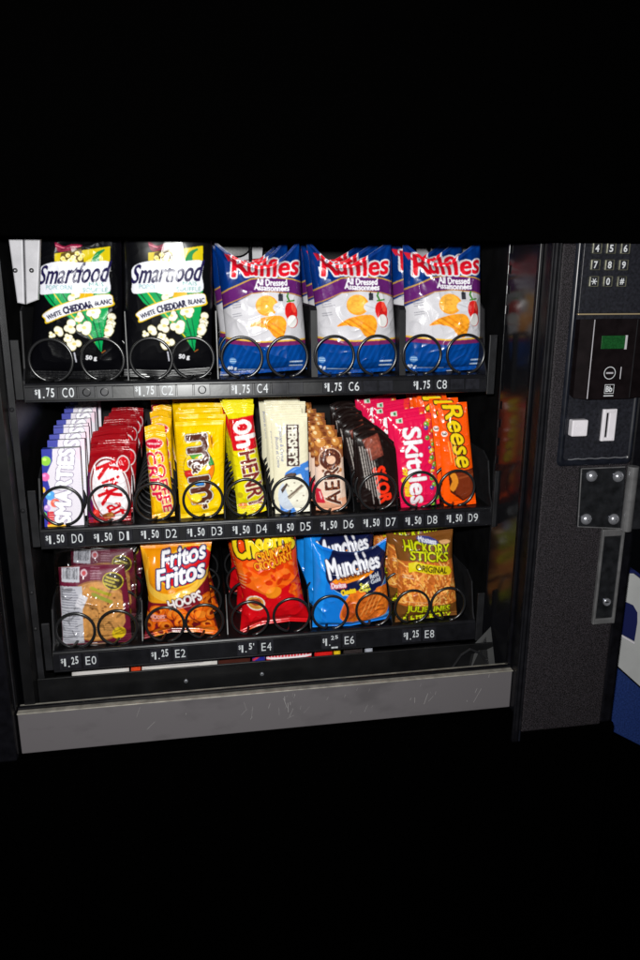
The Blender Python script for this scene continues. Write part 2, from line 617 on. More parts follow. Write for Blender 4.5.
def fast_mesh(name, V, F, cols, material, base, smooth=True):
    me = bpy.data.meshes.new(name)
    n, k = len(V), len(F)
    me.vertices.add(n)
    me.vertices.foreach_set('co', np.asarray(V, np.float32).ravel())
    me.loops.add(4 * k)
    me.loops.foreach_set('vertex_index', np.asarray(F, np.int32).ravel())
    me.polygons.add(k)
    me.polygons.foreach_set('loop_start', np.arange(0, 4 * k, 4, dtype=np.int32))
    me.polygons.foreach_set('use_smooth', np.full(k, smooth))
    me.update(calc_edges=True)
    a = me.color_attributes.new('print', 'FLOAT_COLOR', 'POINT')
    a.data.foreach_set('color', np.concatenate([cols, np.ones((n, 1))], 1).astype(np.float32).ravel())
    me.materials.append(material)
    me.validate()
    o = bpy.data.objects.new(name, me)
    COL.objects.link(o)
    o.location = Vector((base[0], base[1], min(FLOORS, key=lambda f: abs(f - base[2])) + .0003))
    return o


ORD = ['second', 'third', 'fourth', 'fifth', 'sixth', 'seventh', 'eighth', 'ninth', 'tenth', 'eleventh', 'twelfth']


def queue(o, n, pitch, desc, cat, group, jx=.0015, jr=.02, dz=0., lean=0., dx=0.):
    """the ones waiting behind the front one in the same coil"""
    o['group'] = group
    for k in range(1, n):
        c = o.copy()
        COL.objects.link(c)
        c.location = o.location + Vector((dx * k + random.uniform(-jx, jx) * 1.9, pitch * k + random.uniform(-.16, .16) * pitch, dz * k + random.uniform(0, .004)))
        c.rotation_euler = (random.uniform(-jr, jr) * 1.6 - lean, random.uniform(-jr, jr) * 1.6, random.uniform(-jr, jr) * 3)
        c['label'] = '%s %s' % (ORD[k - 1], desc)
        c['category'] = cat
        c['group'] = group


# ------------------------------------------------------------------ the vending machine
BASE = np.array([0.30, 0.0, -1.25])
machine = bpy.data.objects.new('vending_machine', None)
COL.objects.link(machine)
machine.location = Vector(BASE)
tagit(machine, 'black glass-fronted snack vending machine with keypad and three loaded shelves', 'vending machine')


def mk(mb, name, parent=machine, smooth=False):
    mb.v = [tuple(np.array(p) - BASE) for p in mb.v]
    return mb.build(name, parent, smooth)


def xprism(mb, poly_yz, x0, x1, m):
    k = len(poly_yz)
    mb.add([(x0, y, z) for y, z in poly_yz] + [(x1, y, z) for y, z in poly_yz],
           [list(range(k)), list(range(2 * k - 1, k - 1, -1))] + [[i, k + i, k + (i + 1) % k, (i + 1) % k] for i in range(k)], m)


def px_poly(pts, Y):
    return [tuple(at(x, y, Y)[[0, 2]]) for x, y in pts]


# cabinet: side walls, back, ceiling and floor of the inside
c = MB()
c.box(-.092, -.076, -.045, .56, -.60, .55, M_SHEET, .001)
c.box(.689, .705, -.045, .56, -.60, .55, M_SHEET, .001)
c.box(-.0755, .6885, .545, .56, -.60, .55, M_SHEET, .001)
c.box(-.0755, .6885, -.04, .5445, -.60, -.585, M_SHEET, .001)
c.box(-.0755, .6885, -.04, .5445, .535, .55, M_SHEET, .001)
# folded flange and rivets on the left wall
c.box(-.0755, -.066, -.012, -.009, -.58, .53, M_GREY, .001)
for z in (-.02, -.17, -.30, -.36):
    c.lathe((-.0715, -.0125, z), [(.004, .002), (.003, -.0015), (.001, -.003)], M_GREY, 12)
mk(c, 'cabinet')

j = MB()
j.sheet([(.6870, -.0460, -.58), (.6870, -.0460, .53), (.6690, .012, .53), (.6690, .012, -.58)], .002, M_JAMB)
mk(j, 'door_jamb')
j = MB()
for k in range(15):
    z = .197 - k * .030
    j.box(.6655, .6666, .0085, .0115, z, z + .013, M_GSTEEL if k < 4 else M_GREY, .0003)
j.box(.6668, .6685, .0125, .018, -.46, .40, M_BLACK, .0005)
mk(j, 'shelf_rail')

# back plates seen between the bag tops
bp = MB()
bp.prism(px_poly([(222, 225), (264, 225), (262, 258), (226, 262)], .26), .26, .262, M_LIGHTGREY)
mk(bp, 'backing_plate')
bp = MB()
bp.prism(px_poly([(414, 225), (470, 225), (468, 262), (418, 262)], .26), .26, .262, M_LIGHTGREY)
mk(bp, 'backing_plate')
for x in (236, 440):
    q = at(x, 240, .255)
    bp = MB()
    bp.lathe((q[0], .252, q[2]), [(.030, .006), (.030, 0), (.027, -.003), (.006, -.003)], M_BLACK, 28)
    mk(bp, 'motor_cover')
for x in (250, 432, 447, 452):
    q = at(x, 240, .22)
    bp = MB()
    bp.tube([(q[0], .22, q[2] + .1), (q[0], .22, q[2] - .12)], .003, M_BLACK)
    mk(bp, 'support_rod')

lb = MB()  # pair of pale screwed plates high on the left side
lb.prism(px_poly([(5, 215), (22.2, 215), (24.6, 304.5), (17, 303)], -.018), -.018, -.010, M_LIGHTGREY, .002, 3)
lb.prism(px_poly([(23.2, 215), (41, 215), (38, 300), (26, 304.5)], -.019), -.019, -.010, M_LIGHTGREY, .002, 3)
for x in (15, 31.5):
    q = at(x, 270.5, -.02)
    lb.lathe((q[0], -.0195, q[2]), [(.0032, .002), (.003, -.001), (.001, -.0016)], M_GREY, 14)
mk(lb, 'bracket_plate')

# door: frame, glass, sill, panels
f = MB()
f.box(-.30, -.101, -.083, -.03, -.5420, .40, M_BLACK, .004)
f.box(-.1008, -.0990, -.066, -.0535, -.4650, .40, M_GREY, .0005)
mk(f, 'door_frame')
f = MB()
f.box(.6845, .6896, -.0565, -.0475, -.4650, .40, M_BLACK, .001)
mk(f, 'inner_frame')
f = MB()
f.box(.6900, .7025, -.083, -.04, -.60, .40, M_BLACK, .003)
f.box(.7029, .7065, -.081, -.04, -.60, .40, M_BEZEL, .0015)
for x, r in ((.6915, .0016), (.6965, .0028), (.7028, .0020)):
    f.tube([(x, -.083, z) for z in np.linspace(-.575, .40, 30)], r, M_STRIP, 12)
mk(f, 'door_frame')
g = MB()
g.box(-.0985, .6840, -.052, -.047, -.4700, .40, M_GLASS, 0)
mk(g, 'glass_pane')

s = MB()
s.box(-.0985, .6895, -.066, -.040, -.541, -.4725, M_SILL, .0015)
r = random.Random(4)
for cx, n, sp in ((292, 16, 14), (352, 9, 30), (420, 7, 14), (470, 5, 18), (250, 6, 20), (150, 4, 60)):
    for k in range(n):
        x, t = cx + r.gauss(0, sp * .5), r.random()
        yt = 712 - (x - 18) * .0895
        q = at(x, yt + 4 + 28 * t, -.0664)
        if not (-.54 < q[2] < -.476 and -.09 < q[0] < .685):
            continue
        a, L, w = r.gauss(1.15, .35), r.expovariate(1 / .008) + .002, r.uniform(.0001, .00045)
        if L > .03 or q[2] + L > -.475:
            L = .006
        dx, dz = math.cos(a) * L, math.sin(a) * L
        if q[2] + dz > -.4745:
            continue
        s.add([(q[0] - w, -.0663, q[2]), (q[0] + w, -.0663, q[2]), (q[0] + dx + w, -.0663, q[2] + dz), (q[0] + dx - w, -.0663, q[2] + dz)], [[0, 1, 2, 3]], M_SCRATCH)
mk(s, 'door_sill')
s = MB()
s.box(-.0985, .6895, -.069, -.042, -.4722, -.4700, M_TRIM, .0008)
s.box(-.0985, .6895, -.060, -.0535, -.4697, -.4655, M_BLACK, .001)
mk(s, 'sill_trim')
s = MB()
s.box(-.30, .7066, -.080, -.04, -1.25, -.5425, M_VOID, .003)
s.box(.7070, .880, -.079, -.04, -1.25, -.5835, M_VOID, .003)
mk(s, 'lower_panel')
s = MB()
s.box(-.34, 1.05, -.115, -.03, .2095, .62, M_VOID, .004)
mk(s, 'header_panel')
s = MB()
s.box(.7070, .8525, -.080, -.04, -.5830, .2095, M_SPECK, .003)
mk(s, 'control_panel')
s = MB()
s.box(.8528, .876, -.076, .0, -.583, .2095, M_BLACK, .005)
mk(s, 'door_edge')

# floor of the delivery bin
s = MB()
s.box(-.0750, .6660, -.017, .30, -.520, -.5150, M_SHEET, .001)
mk(s, 'bin_tray')
# bin baffle under the lowest shelf
s = MB()
zb = at(50, 678, -.02)[2]
s.box(-.0755, .672, -.021, -.018, -.58, zb, M_SHEET, .001)
for x, y in ((186, 681), (262, 674)):
    q = at(x, y, -.0215)
    s.lathe((q[0], -.021, q[2]), [(.0035, .002), (.003, -.0014), (.001, -.0022)], M_CHROME, 14)
mk(s, 'bin_baffle')
s = MB()
s.sheet([(.672, -.045, -.50), (.672, -.005, -.42), (.640, -.012, -.448), (.615, -.045, -.50)], .002, M_SHEET)
mk(s, 'bin_bracket')
s = MB()
s.tube([tuple(at(x, y, -.03)) for x, y in ((452, 668), (461, 655), (470, 649), (480, 653), (489, 666))], .0022, M_GREY)
mk(s, 'bin_wire')

# ------------------------------------------------------------------ shelves
TAN = math.tan(math.radians(6.2))
ROWS = {
    'C': dict(zb=-.0130, zt=.0150, x0=-.056, x1=.640, price='1.75', codes=[('C%d' % i, .0051 + i * .07, -.0005 - .0008 * i / 2) for i in (0, 2, 4, 6, 8)],
              coils=[(50, 358), (102, 358), (151, 357), (193, 357), (242, 355), (288, 355), (335, 354), (378, 354), (423, 353), (467, 353)], pitch=.082, turns=4, div=.105),
    'D': dict(zb=-.2370, zt=-.2050, x0=-.054, x1=.664, price='1.50', codes=[('D%d' % i, i * .07, -.2205) for i in range(10)],
              coils=[(62, 505), (109, 503), (155, 501), (203, 498), (246, 496), (291, 494), (332, 491), (378, 489), (420, 487), (457, 484)], pitch=.033, turns=11, div=.072),
    'E': dict(zb=-.4450, zt=-.4095, x0=-.054, x1=.648, price='1.25', codes=[('E%d' % i, .0042 + i * .07, -.4255) for i in (0, 2, 4, 6, 8)],
              coils=[(73, 613), (116, 613), (164, 608), (204, 608), (250, 602), (292, 601), (331, 597), (375, 594), (414, 589), (450, 586)], pitch=.080, turns=4, div=.075),
}


def coil_points(cx, cz, r, y0, p, turns):
    pts = []
    n = 60
    for k in range(turns):
        for i in range(n):
            t = i / n
            a = -math.pi / 2 + 2 * math.pi * t + .35
            e = max(0, (t - .90) / .10)
            s_ = 0.05 * t + .95 * e * e * (3 - 2 * e)
            pts.append((cx + r * math.cos(a), y0 + p * (k + s_), cz + r * math.sin(a)))
    # the free front end is bent in a little
    a = -math.pi / 2 + .35
    pts.insert(0, (cx + r * math.cos(a - .25) * .98, y0 - .001, cz + r * math.sin(a - .25) * .98))
    return pts


for row, d in ROWS.items():
    zb, zt = d['zb'], d['zt']
    fz = {'C': .0140, 'D': -.2060, 'E': -.4215}[row]
    y_at = lambda z: (z - zb) * TAN
    t = MB()
    t.box(d['x0'], d['x1'], y_at(zt) + .0050, .50, fz - .002, fz, M_SHEET, .0003)
    side = .112 if row == 'C' else .085
    for x, sg in ((d['x0'], 1), (d['x1'] - .0025, -1)):
        xprism(t, [(.004, zb), (.50, zb), (.50, fz + side), (.055, fz + side), (.030, fz + side - .012), (.016, fz + .02), (.004, fz + .004)], x, x + .0025, M_GREY)
    t.box(d['x0'] - .012, d['x0'] - .0005, .002, .006, zb + .004, fz + .062, M_GREY, .001)
    t.box(d['x1'] + .0005, d['x1'] + .013, .002, .006, zb - .004, fz + .062, M_GREY, .001)
    tray = mk(t, 'shelf_tray')

    st = MB()
    y_at = lambda z: (z - zb) * TAN
    xprism(st, [(y_at(zb) + .0015, zb), (y_at(zb), zb + .0012), (y_at(zt - .004), zt - .004), (y_at(zt - .004) + .001, zt - .0018), (y_at(zt) + .002, zt - .0004),
                (y_at(zt) + .004, zt - .0003), (y_at(zt) + .0048, zt - .0010), (y_at(zt) + .0048, fz - .0024), (.0125, fz - .0026), (.0125, zb)], d['x0'] + .001, d['x1'] - .001, M_STRIP)
    # raised lips that hold the tiles
    for z in (zb + .0028, zt - .0062):
        st.box(d['x0'] + .002, d['x1'] - .002, y_at(z) - .0011, y_at(z) + .002, z - .0009, z + .0009, M_STRIP, .0005)
    mk(st, 'price_strip', tray)

    def frame(e):
        return lambda x, z: (x, (z - zb) * TAN - e, z)

    def tile(mb, x, z, w, h, e=.0016):
        fr = frame(e)
        b = .0008
        P = [fr(x - w / 2 + b, z - h / 2 + b), fr(x + w / 2 - b, z - h / 2 + b), fr(x + w / 2 - b, z + h / 2 - b), fr(x - w / 2 + b, z + h / 2 - b)]
        f0 = frame(-.0005)
        Q = [f0(x - w / 2, z - h / 2), f0(x + w / 2, z - h / 2), f0(x + w / 2, z + h / 2), f0(x - w / 2, z + h / 2)]
        mb.add(P + Q, [[0, 1, 2, 3], [0, 4, 5, 1], [1, 5, 6, 2], [2, 6, 7, 3], [3, 7, 4, 0]], M_TILE)

    rt = random.Random(ord(row))
    for i, (code, x, z) in enumerate(d['codes']):
        z = (zb + zt) / 2 - .0005
        h = (zt - zb) - .0105
        fr = frame(.0019)
        pxx = x - .0315
        dz = lambda: rt.uniform(-.0008, .0008)
        m = MB()
        tile(m, pxx, z, .0345, h)
        z2 = dz()
        wh, th = .0056, .0125
        cents = d['price'].split('.')[1]
        m.text('$', pxx - .0125, z + .0022 + z2, .0036, .0080, M_WHITE, fr, .01)
        m.text('1', pxx - .0082, z - .0002 + z2, .0028, .0125, M_WHITE, fr, .02)
        m.text('.', pxx - .0024, z - .0062 + dz(), .0024, .0022, M_WHITE, fr, .02)
        if code == 'E4':
            m.text('5', pxx + .0052, z + .003, .0052, .0110, M_WHITE, fr, .02)
            m.text("'", pxx + .0105, z + .006, .0015, .004, M_WHITE, fr, .02)
        elif code == 'E6':
            m.text('2', pxx + .0026, z + .0068, .0052, .0072, M_WHITE, fr, .02)
            m.text('5', pxx + .0094, z + .0075, .0052, .0062, M_WHITE, fr, .02)
            m.text('--', pxx + .0060, z - .0105, .0110, .0028, M_WHITE, fr, .02)
        else:
            up = .0026 if row == 'E' else .0006
            m.text(cents[0], pxx + .0040, z + up + dz(), .0047, th, M_WHITE, fr, .02)
            m.text(cents[1], pxx + .0100, z + up + dz(), .0048, th, M_WHITE, fr, .02)
        mk(m, 'price_label', tray)
        m = MB()
        tile(m, x, z, .0245, h)
        m.text(code[0], x - .0046, z + .0003, .0072, .0136, M_WHITE, fr, .0)
        m.text(code[1], x + .0046, z + .0003, .0072 if code[1] != '1' else .0034, .0136, M_WHITE, fr, .0)
        mk(m, 'selection_label', tray)
        if row == 'C':
            for k, xx in enumerate((x + .0255, x + .0505)):
                if xx + .011 > d['x1']:
                    continue
                m = MB()
                tile(m, xx, z, .0235, h, .0013)
                if i == 0 or (i == 1 and k == 1):
                    y = (z - zb) * TAN - .0014
                    m.lathe((xx, y, z), [(.0062, .0008), (.0060, -.0006), (.0048, -.0008), (.0045, .0002)], M_BLACK, 20)
                mk(m, 'blank_tile', tray)

    xs = []
    for x, y in d['coils']:
        q = at(x, y, .009)
        r = .0300
        xs.append(q[0])
        m = MB()
        m.tube(coil_points(q[0], fz + {'C': .0315, 'D': .0340, 'E': .0405}[row], r, .0125 if row != 'D' else .0085, d['pitch'], d['turns']), .0023, M_WIRE, 8)
        mk(m, 'coil', tray, True)
    step = 1 if row == 'D' else 2
    edges = [(xs[i] + xs[i + 1]) / 2 for i in range(step - 1, len(xs) - 1, step)]
    for x in edges:
        m = MB()
        hh = d['div']
        wide = row == 'C' and x > .25
        if wide:
            x += .006
        xprism(m, [(.016, fz), (.48, fz), (.48, fz + hh), (.075, fz + hh), (.052, fz + hh - .006), (.030, fz + hh * .45), (.018, fz + .012)] if row != 'C' else
               [(.016, fz), (.48, fz), (.48, fz + hh), (.034, fz + hh), (.026, fz + hh - .006), (.018, fz + .012)], x - .0008 - (.004 if wide else 0), x + .0008 + (.004 if wide else 0), M_GREY if wide else M_BLACK)
        mk(m, 'divider', tray)

# ------------------------------------------------------------------ control column
YP = -.080
bz = MB()
out = px_poly([(576.8, 215), (577, 240), (566, 350), (556.2, 452), (555.5, 461), (559, 466.5), (565, 467.5), (642, 462), (700, 458), (720, 215)], YP)
x0 = out[0][0]


def rrect(xa, xb, za, zb_, rad, n=6):
    P = []
    for cx, cz, a0 in ((xa + rad, za + rad, 180), (xb - rad, za + rad, 270), (xb - rad, zb_ - rad, 0), (xa + rad, zb_ - rad, 90)):
        for k in range(n + 1):
            a = math.radians(a0 + 90 * k / n)
            P.append((cx + rad * math.cos(a), cz + rad * math.sin(a)))
    return P


BX0, BX1, BZ0, BZ1 = .7265, .8515, at(560, 467, YP)[2], .30
O, I = rrect(BX0, BX1, BZ0, BZ1, .010), rrect(BX0 + .0105, BX1 - .0095, BZ0 + .0105, BZ1 - .012, .006)
k = len(O)
Om, Im = rrect(BX0 + .003, BX1 - .003, BZ0 + .003, BZ1 - .003, .008), rrect(BX0 + .0065, BX1 - .0065, BZ0 + .0065, BZ1 - .007, .007)
V, F = [], []
for ring, y in ((O, YP + .001), (Om, YP - .005), (Im, YP - .0055), (I, YP - .0012)):
    V += [(x, y, z) for x, z in ring]
for a in range(3):
    for i in range(k):
        F.append([a * k + i, a * k + (i + 1) % k, (a + 1) * k + (i + 1) % k, (a + 1) * k + i])
bz.add(V, F, M_BEZEL)
bezel = mk(bz, 'keypad_bezel', smooth=True)
pp = MB()
pp.add([(x, YP - .0010, z) for x, z in I], [list(range(k))], M_PANEL)
mk(pp, 'recess_plate', bezel)
rim = MB()
q0, q1 = at(566, 459.5, YP - .0015), at(631, 456.5, YP - .0015)
rim.tube([(x, YP - .0022, q0[2] + .0006 * math.sin(x * 300)) for x in np.linspace(q0[0] + .003, q1[0], 20)], .0009, M_CHROME, 6)
mk(rim, 'worn_rim', bezel)

# keypad plate and keys
YK = YP - .004
kp = MB()
a, b = at(578.5, 314.2, YK), at(631, 314.2, YK)
kx0, kx1, kz0 = BX0 + .0110, BX1 - .0100, a[2]
kp.box(kx0, kx1, YK, YP - .0012, kz0 + .001, .29, M_PANEL, .001)
kp.box(kx0, kx1 - .004, YK - .0012, YP - .0012, kz0 - .0012, kz0 + .0008, M_BRASS, .0004)
pad = mk(kp, 'keypad')
KX = [at(595, 264, YK)[0], at(609, 264, YK)[0], at(623, 264, YK)[0]]
KZ = [at(610, 248.5, YK)[2], at(608, 265.0, YK)[2], at(606, 281.5, YK)[2]]
KZ = [KZ[0] + (KZ[0] - KZ[1])] + KZ
for rz, chars in zip(KZ, ('123', '456', '789', '*0#')):
    for x, ch in zip(KX, chars):
        m = MB()
        w, h = .0148, .0150
        m.box(x - w / 2, x + w / 2, YK - .0030, YK + .0005, rz - h / 2, rz + h / 2, M_KEY, .0012)
        m.box(x - w / 2 + .0016, x + w / 2 - .0026, YK - .0036, YK - .0026, rz - h / 2 + .0012, rz + h / 2 - .0012, M_TILE, .0004)
        gw = {'1': .0028, '*': .0066, '#': .0066}.get(ch, .0058)
        if ch == '*':
            for ang in (0, 60, 120):
                c_, s_ = math.cos(math.radians(ang)), math.sin(math.radians(ang))
                L, t_ = .0046, .0006
                P = [(-L, -t_), (L, -t_), (L, t_), (-L, t_)]
                m.add([(x - .0008 + u * c_ - v * s_, YK - .0039 - ang * 1e-6, rz + u * s_ + v * c_) for u, v in P], [[0, 1, 2, 3]], M_WHITE)
        else:
            m.text(ch, x - .0008, rz, gw, .0100 if ch != '#' else .0088, M_WHITE, lambda X, Z: (X, YK - .0039, Z), .025)
        mk(m, 'key', pad)

# bill validator
YV = YP - .022
v = MB()
tl, bl = at(595, 319, YV), at(587.5, 399.5, YV)
vz1, vz0 = tl[2], bl[2]
vx0, vx1 = tl[0], at(634.5, 350, YV)[0]
lx = BX0 + .0108
fa = [(vx0, YV, vz0), (vx1, YV, vz0), (vx1, YV, vz1), (vx0, YV, vz1)]
ba = [(lx, YP - .001, vz0 + .004), (BX1 + .004, YP - .001, vz0 + .004), (BX1 + .004, YP - .001, vz1 - .002), (lx, YP - .001, vz1 - .002)]
mid = [(lx + .0005, YP - .012, vz0 + .001), (BX1 + .004, YP - .012, vz0 + .001), (BX1 + .004, YP - .012, vz1 - .001), (lx + .0005, YP - .012, vz1 - .001)]
v.add(fa + mid + ba, [[0, 1, 2, 3]] + [[i, 4 + i, 4 + (i + 1) % 4, (i + 1) % 4] for i in range(4)] + [[4 + i, 8 + i, 8 + (i + 1) % 4, 4 + (i + 1) % 4] for i in range(4)], M_VALID)
for x in (vx0, vx1):
    v.tube([(x, YV - .0002, vz0 + .001), (x, YV - .0002, vz1 - .001)], .0007, M_GREY if x == vx1 else M_LIGHTGREY, 6)
val = mk(v, 'bill_validator')
q0, q1 = at(600.5, 349, YV), at(626, 335.5, YV)
m = MB()
m.box(q0[0], q1[0], YV - .0012, YV + .001, q0[2], q1[2], M_LCD, .0004)
m.box(q1[0] - .001, q1[0] + .0022, YV - .0020, YV + .001, q0[2] - .001, q1[2] + .0005, M_LIGHTGREY, .0004)
mk(m, 'display', val)
q = at(609.5, 373, YV)
m = MB()
V, F = [], []
n = 36
for i in range(n):
    a = 2 * math.pi * i / n
    for r in (.0083, .0093):
        V.append((q[0] + r * math.cos(a), YV - .0006, q[2] + r * math.sin(a) * 1.0))
F = [[2 * i, 2 * i + 1, (2 * i + 3) % (2 * n), (2 * i + 2) % (2 * n)] for i in range(n)]
m.add(V, F, M_WHITE)
for xx, w_ in ((-.0042, .0012), (-.0020, .0006), (0, .0013), (.0024, .0007), (.0044, .0010)):
    m.box(q[0] + xx - w_, q[0] + xx + w_, YV - .0008, YV - .0002, q[2] - .0012, q[2] + .0012, M_LIGHTGREY, 0)
q2 = at(620.5, 373, YV)
m.box(q2[0] - .0006, q2[0] + .0006, YV - .0008, YV + .0005, q2[2] - .009, q2[2] + .009, M_LIGHTGREY, .0003)
mk(m, 'round_emblem', val)
q = at(609, 389, YV)
m = MB()
w, h, t_ = .0075, .0068, .0007
for xa, xb, za, zb_ in ((-w, w, h - t_, h), (-w, w, -h, -h + t_), (-w, -w + t_, -h + t_, h - t_), (w - t_, w, -h + t_, h - t_)):
    m.add([(q[0] + xa, YV - .0006, q[2] + za), (q[0] + xb, YV - .0006, q[2] + za), (q[0] + xb, YV - .0006, q[2] + zb_), (q[0] + xa, YV - .0006, q[2] + zb_)], [[0, 1, 2, 3]], M_WHITE)
m.text('Bb', q[0] - .0003, q[2], .0105, .0088, M_WHITE, lambda X, Z: (X, YV - .00065, Z), .03)
m.add([(q[0] - .008, YV - .0006, q[2] - .0108), (q[0] + .0075, YV - .0006, q[2] - .0108), (q[0] + .0075, YV - .0006, q[2] - .0093), (q[0] - .008, YV - .0006, q[2] - .0093)], [[0, 1, 2, 3]], M_WHITE)
mk(m, 'square_emblem', val)

# coin return button and coin slot
m = MB()
a, b = at(571.5, 437, YP - .014), at(589, 420, YP - .014)
m.box(a[0], b[0], YP - .014, YP - .001, a[2], b[2], M_IVORY, .0022, 3)
m.lathe(((a[0] + b[0]) / 2, YP - .0139, (a[2] + b[2]) / 2), [(.0075, .0005), (.0073, -.0003), (.0066, -.0003), (.0062, .0002), (.002, .0002)], M_IVORY, 24)
mk(m, 'coin_return_button')
m = MB()
a, b = at(600.5, 441.5, YP - .006), at(618, 409, YP - .006)
xa, xb, za, zb_ = a[0], b[0], a[2], b[2]
m.box(xa, xa + .006, YP - .0065, YP - .001, za, zb_, M_IVORY, .0014)
m.box(xb - .0125, xb, YP - .0058, YP - .001, za, zb_, M_IVORY, .0014)
m.box(xa + .003, xb - .003, YP - .0062, YP - .001, zb_ - .006, zb_ - .0002, M_IVORY, .0014)
m.box(xa + .003, xb - .003, YP - .0062, YP - .001, za + .0002, za + .006, M_IVORY, .0014)
m.box(xa + .0055, xb - .012, YP - .0025, YP - .0012, za + .004, zb_ - .004, M_BLACK, .0002)
mk(m, 'coin_slot')

# hinge plate, bolts, barrel
YH = YP - .005
m = MB()
m.prism(px_poly([(581, 468.5), (626, 466.5), (622.5, 529), (577.5, 527)], YH), YH, YP + .001, M_DSTEEL, .0015, 3)
for pa, pb in (((581.6, 468.8), (578, 526.6)), ((581.6, 468.8), (625, 467)), ((578, 526.8), (622, 528.6))):
    a, b = at(*pa, YH), at(*pb, YH)
    m.tube([a + (b - a) * t + np.array([0, .0004, 0]) for t in np.linspace(0, 1, 6)], .0011, M_GSTEEL, 8)
hp = mk(m, 'hinge_plate')
for x, y in ((591.5, 476), (618, 476.5), (586, 519), (613.5, 519)):
    q = at(x, y, YH)
    m = MB()
    m.lathe((q[0], YH, q[2]), [(.0092, .0005), (.0090, -.0015), (.0078, -.0042), (.0055, -.0062), (.0028, -.0073), (.0008, -.0076)], M_CHROME, 24)
    mk(m, 'bolt', hp, True)
m = MB()
qa, qb = at(633, 467, YH - .008), at(629, 531, YH - .008)
xh = (qa[0] + qb[0]) / 2
m.tube([(xh, YH - .004, z) for z in np.linspace(qb[2], qa[2], 14)], .0085, M_GSTEEL, 20)
m.box(xh + .006, xh + .030, YH - .006, YP + .001, qb[2] + .001, qa[2] - .001, M_DSTEEL, .002)
mk(m, 'hinge_barrel', smooth=False)
# lock plate
m = MB()
YL = YP - .006
Lp = px_poly([(602.5, 530), (625.5, 529), (615.5, 620), (593.5, 625)], YL)
xa, xb = (Lp[0][0] + Lp[3][0]) / 2, (Lp[1][0] + Lp[2][0]) / 2
za, zb_ = Lp[3][1], Lp[0][1]
m.box(xa, xa + .0045, YL, YP + .001, za, zb_, M_GSTEEL, .0015)
m.box(xb - .005, xb, YL, YP + .001, za, zb_, M_GSTEEL, .0015)
m.box(xa + .003, xb - .003, YL + .0002, YP + .001, za + .0002, za + .010, M_GSTEEL, .0015)
m.box(xa + .003, xb - .003, YL + .0002, YP + .001, zb_ - .012, zb_ - .0002, M_GSTEEL, .0015)
m.box(xa + .004, xb - .0045, YL + .003, YP + .001, za + .008, zb_ - .010, M_DSTEEL, .0005)
lp = mk(m, 'lock_plate')
q = at(607, 602, YL + .002)
m = MB()
m.lathe((q[0], YL + .0028, q[2]), [(.0066, .0005), (.0064, -.0022), (.0052, -.0030), (.0046, -.0014), (.0015, -.0014)], M_CHROME, 22)
m.box(q[0] - .0035, q[0] + .0035, YL + .0008, YL + .0016, q[2] - .0006, q[2] + .0006, M_BLACK, .0002)
mk(m, 'lock_screw', lp)

# ------------------------------------------------------------------ the machine next to it
nm = bpy.data.objects.new('drink_machine', None)
COL.objects.link(nm)
nb = np.array([1.1, .08, -1.25])
nm.location = Vector(nb)
tagit(nm, 'white and blue machine just showing past the hinged edge of the black snack machine', 'vending machine')


def mkn(mb, name):
    mb.v = [tuple(np.array(p) - nb) for p in mb.v]
    return mb.build(name, nm)


YN = .02
m = MB()
m.prism(px_poly([(560, 573), (634, 573.5), (720, 640), (720, 760), (640, 686), (560, 614)], YN), YN, YN + .30, M_NWHITE, .002)
mkn(m, 'body')
m = MB()
m.prism(px_poly([(560, 616), (640, 688), (720, 762), (720, 786), (560, 705)], YN), YN, YN + .30, M_NBLUE, .002)
mkn(m, 'blue_band')
m = MB()
m.prism(px_poly([(560, 707), (720, 788), (960, 840), (960, 1300), (560, 1300)], YN), YN, YN + .30, M_VOID, .002)
mkn(m, 'plinth')
m = MB()
m.prism(px_poly([(560, 566), (634, 569.5), (720, 636), (720, 640), (634, 573), (560, 572)], YN), YN - .002, YN + .30, M_NNAVY, 0)
mkn(m, 'top_trim')
m = MB()
m.prism(px_poly([(622, 600), (633, 605), (637, 612), (637, 622), (634, 641), (618, 632)], YN - .001), YN - .003, YN + .01, M_NNAVY, .001)
m.prism(px_poly([(617, 631.5), (634, 641.5), (633.5, 643.5), (617, 634)], YN - .001), YN - .0045, YN + .01, M_IVORY, .0005)
mkn(m, 'hand_grip')

# ------------------------------------------------------------------ row C: popcorn and crisps
YB = .046


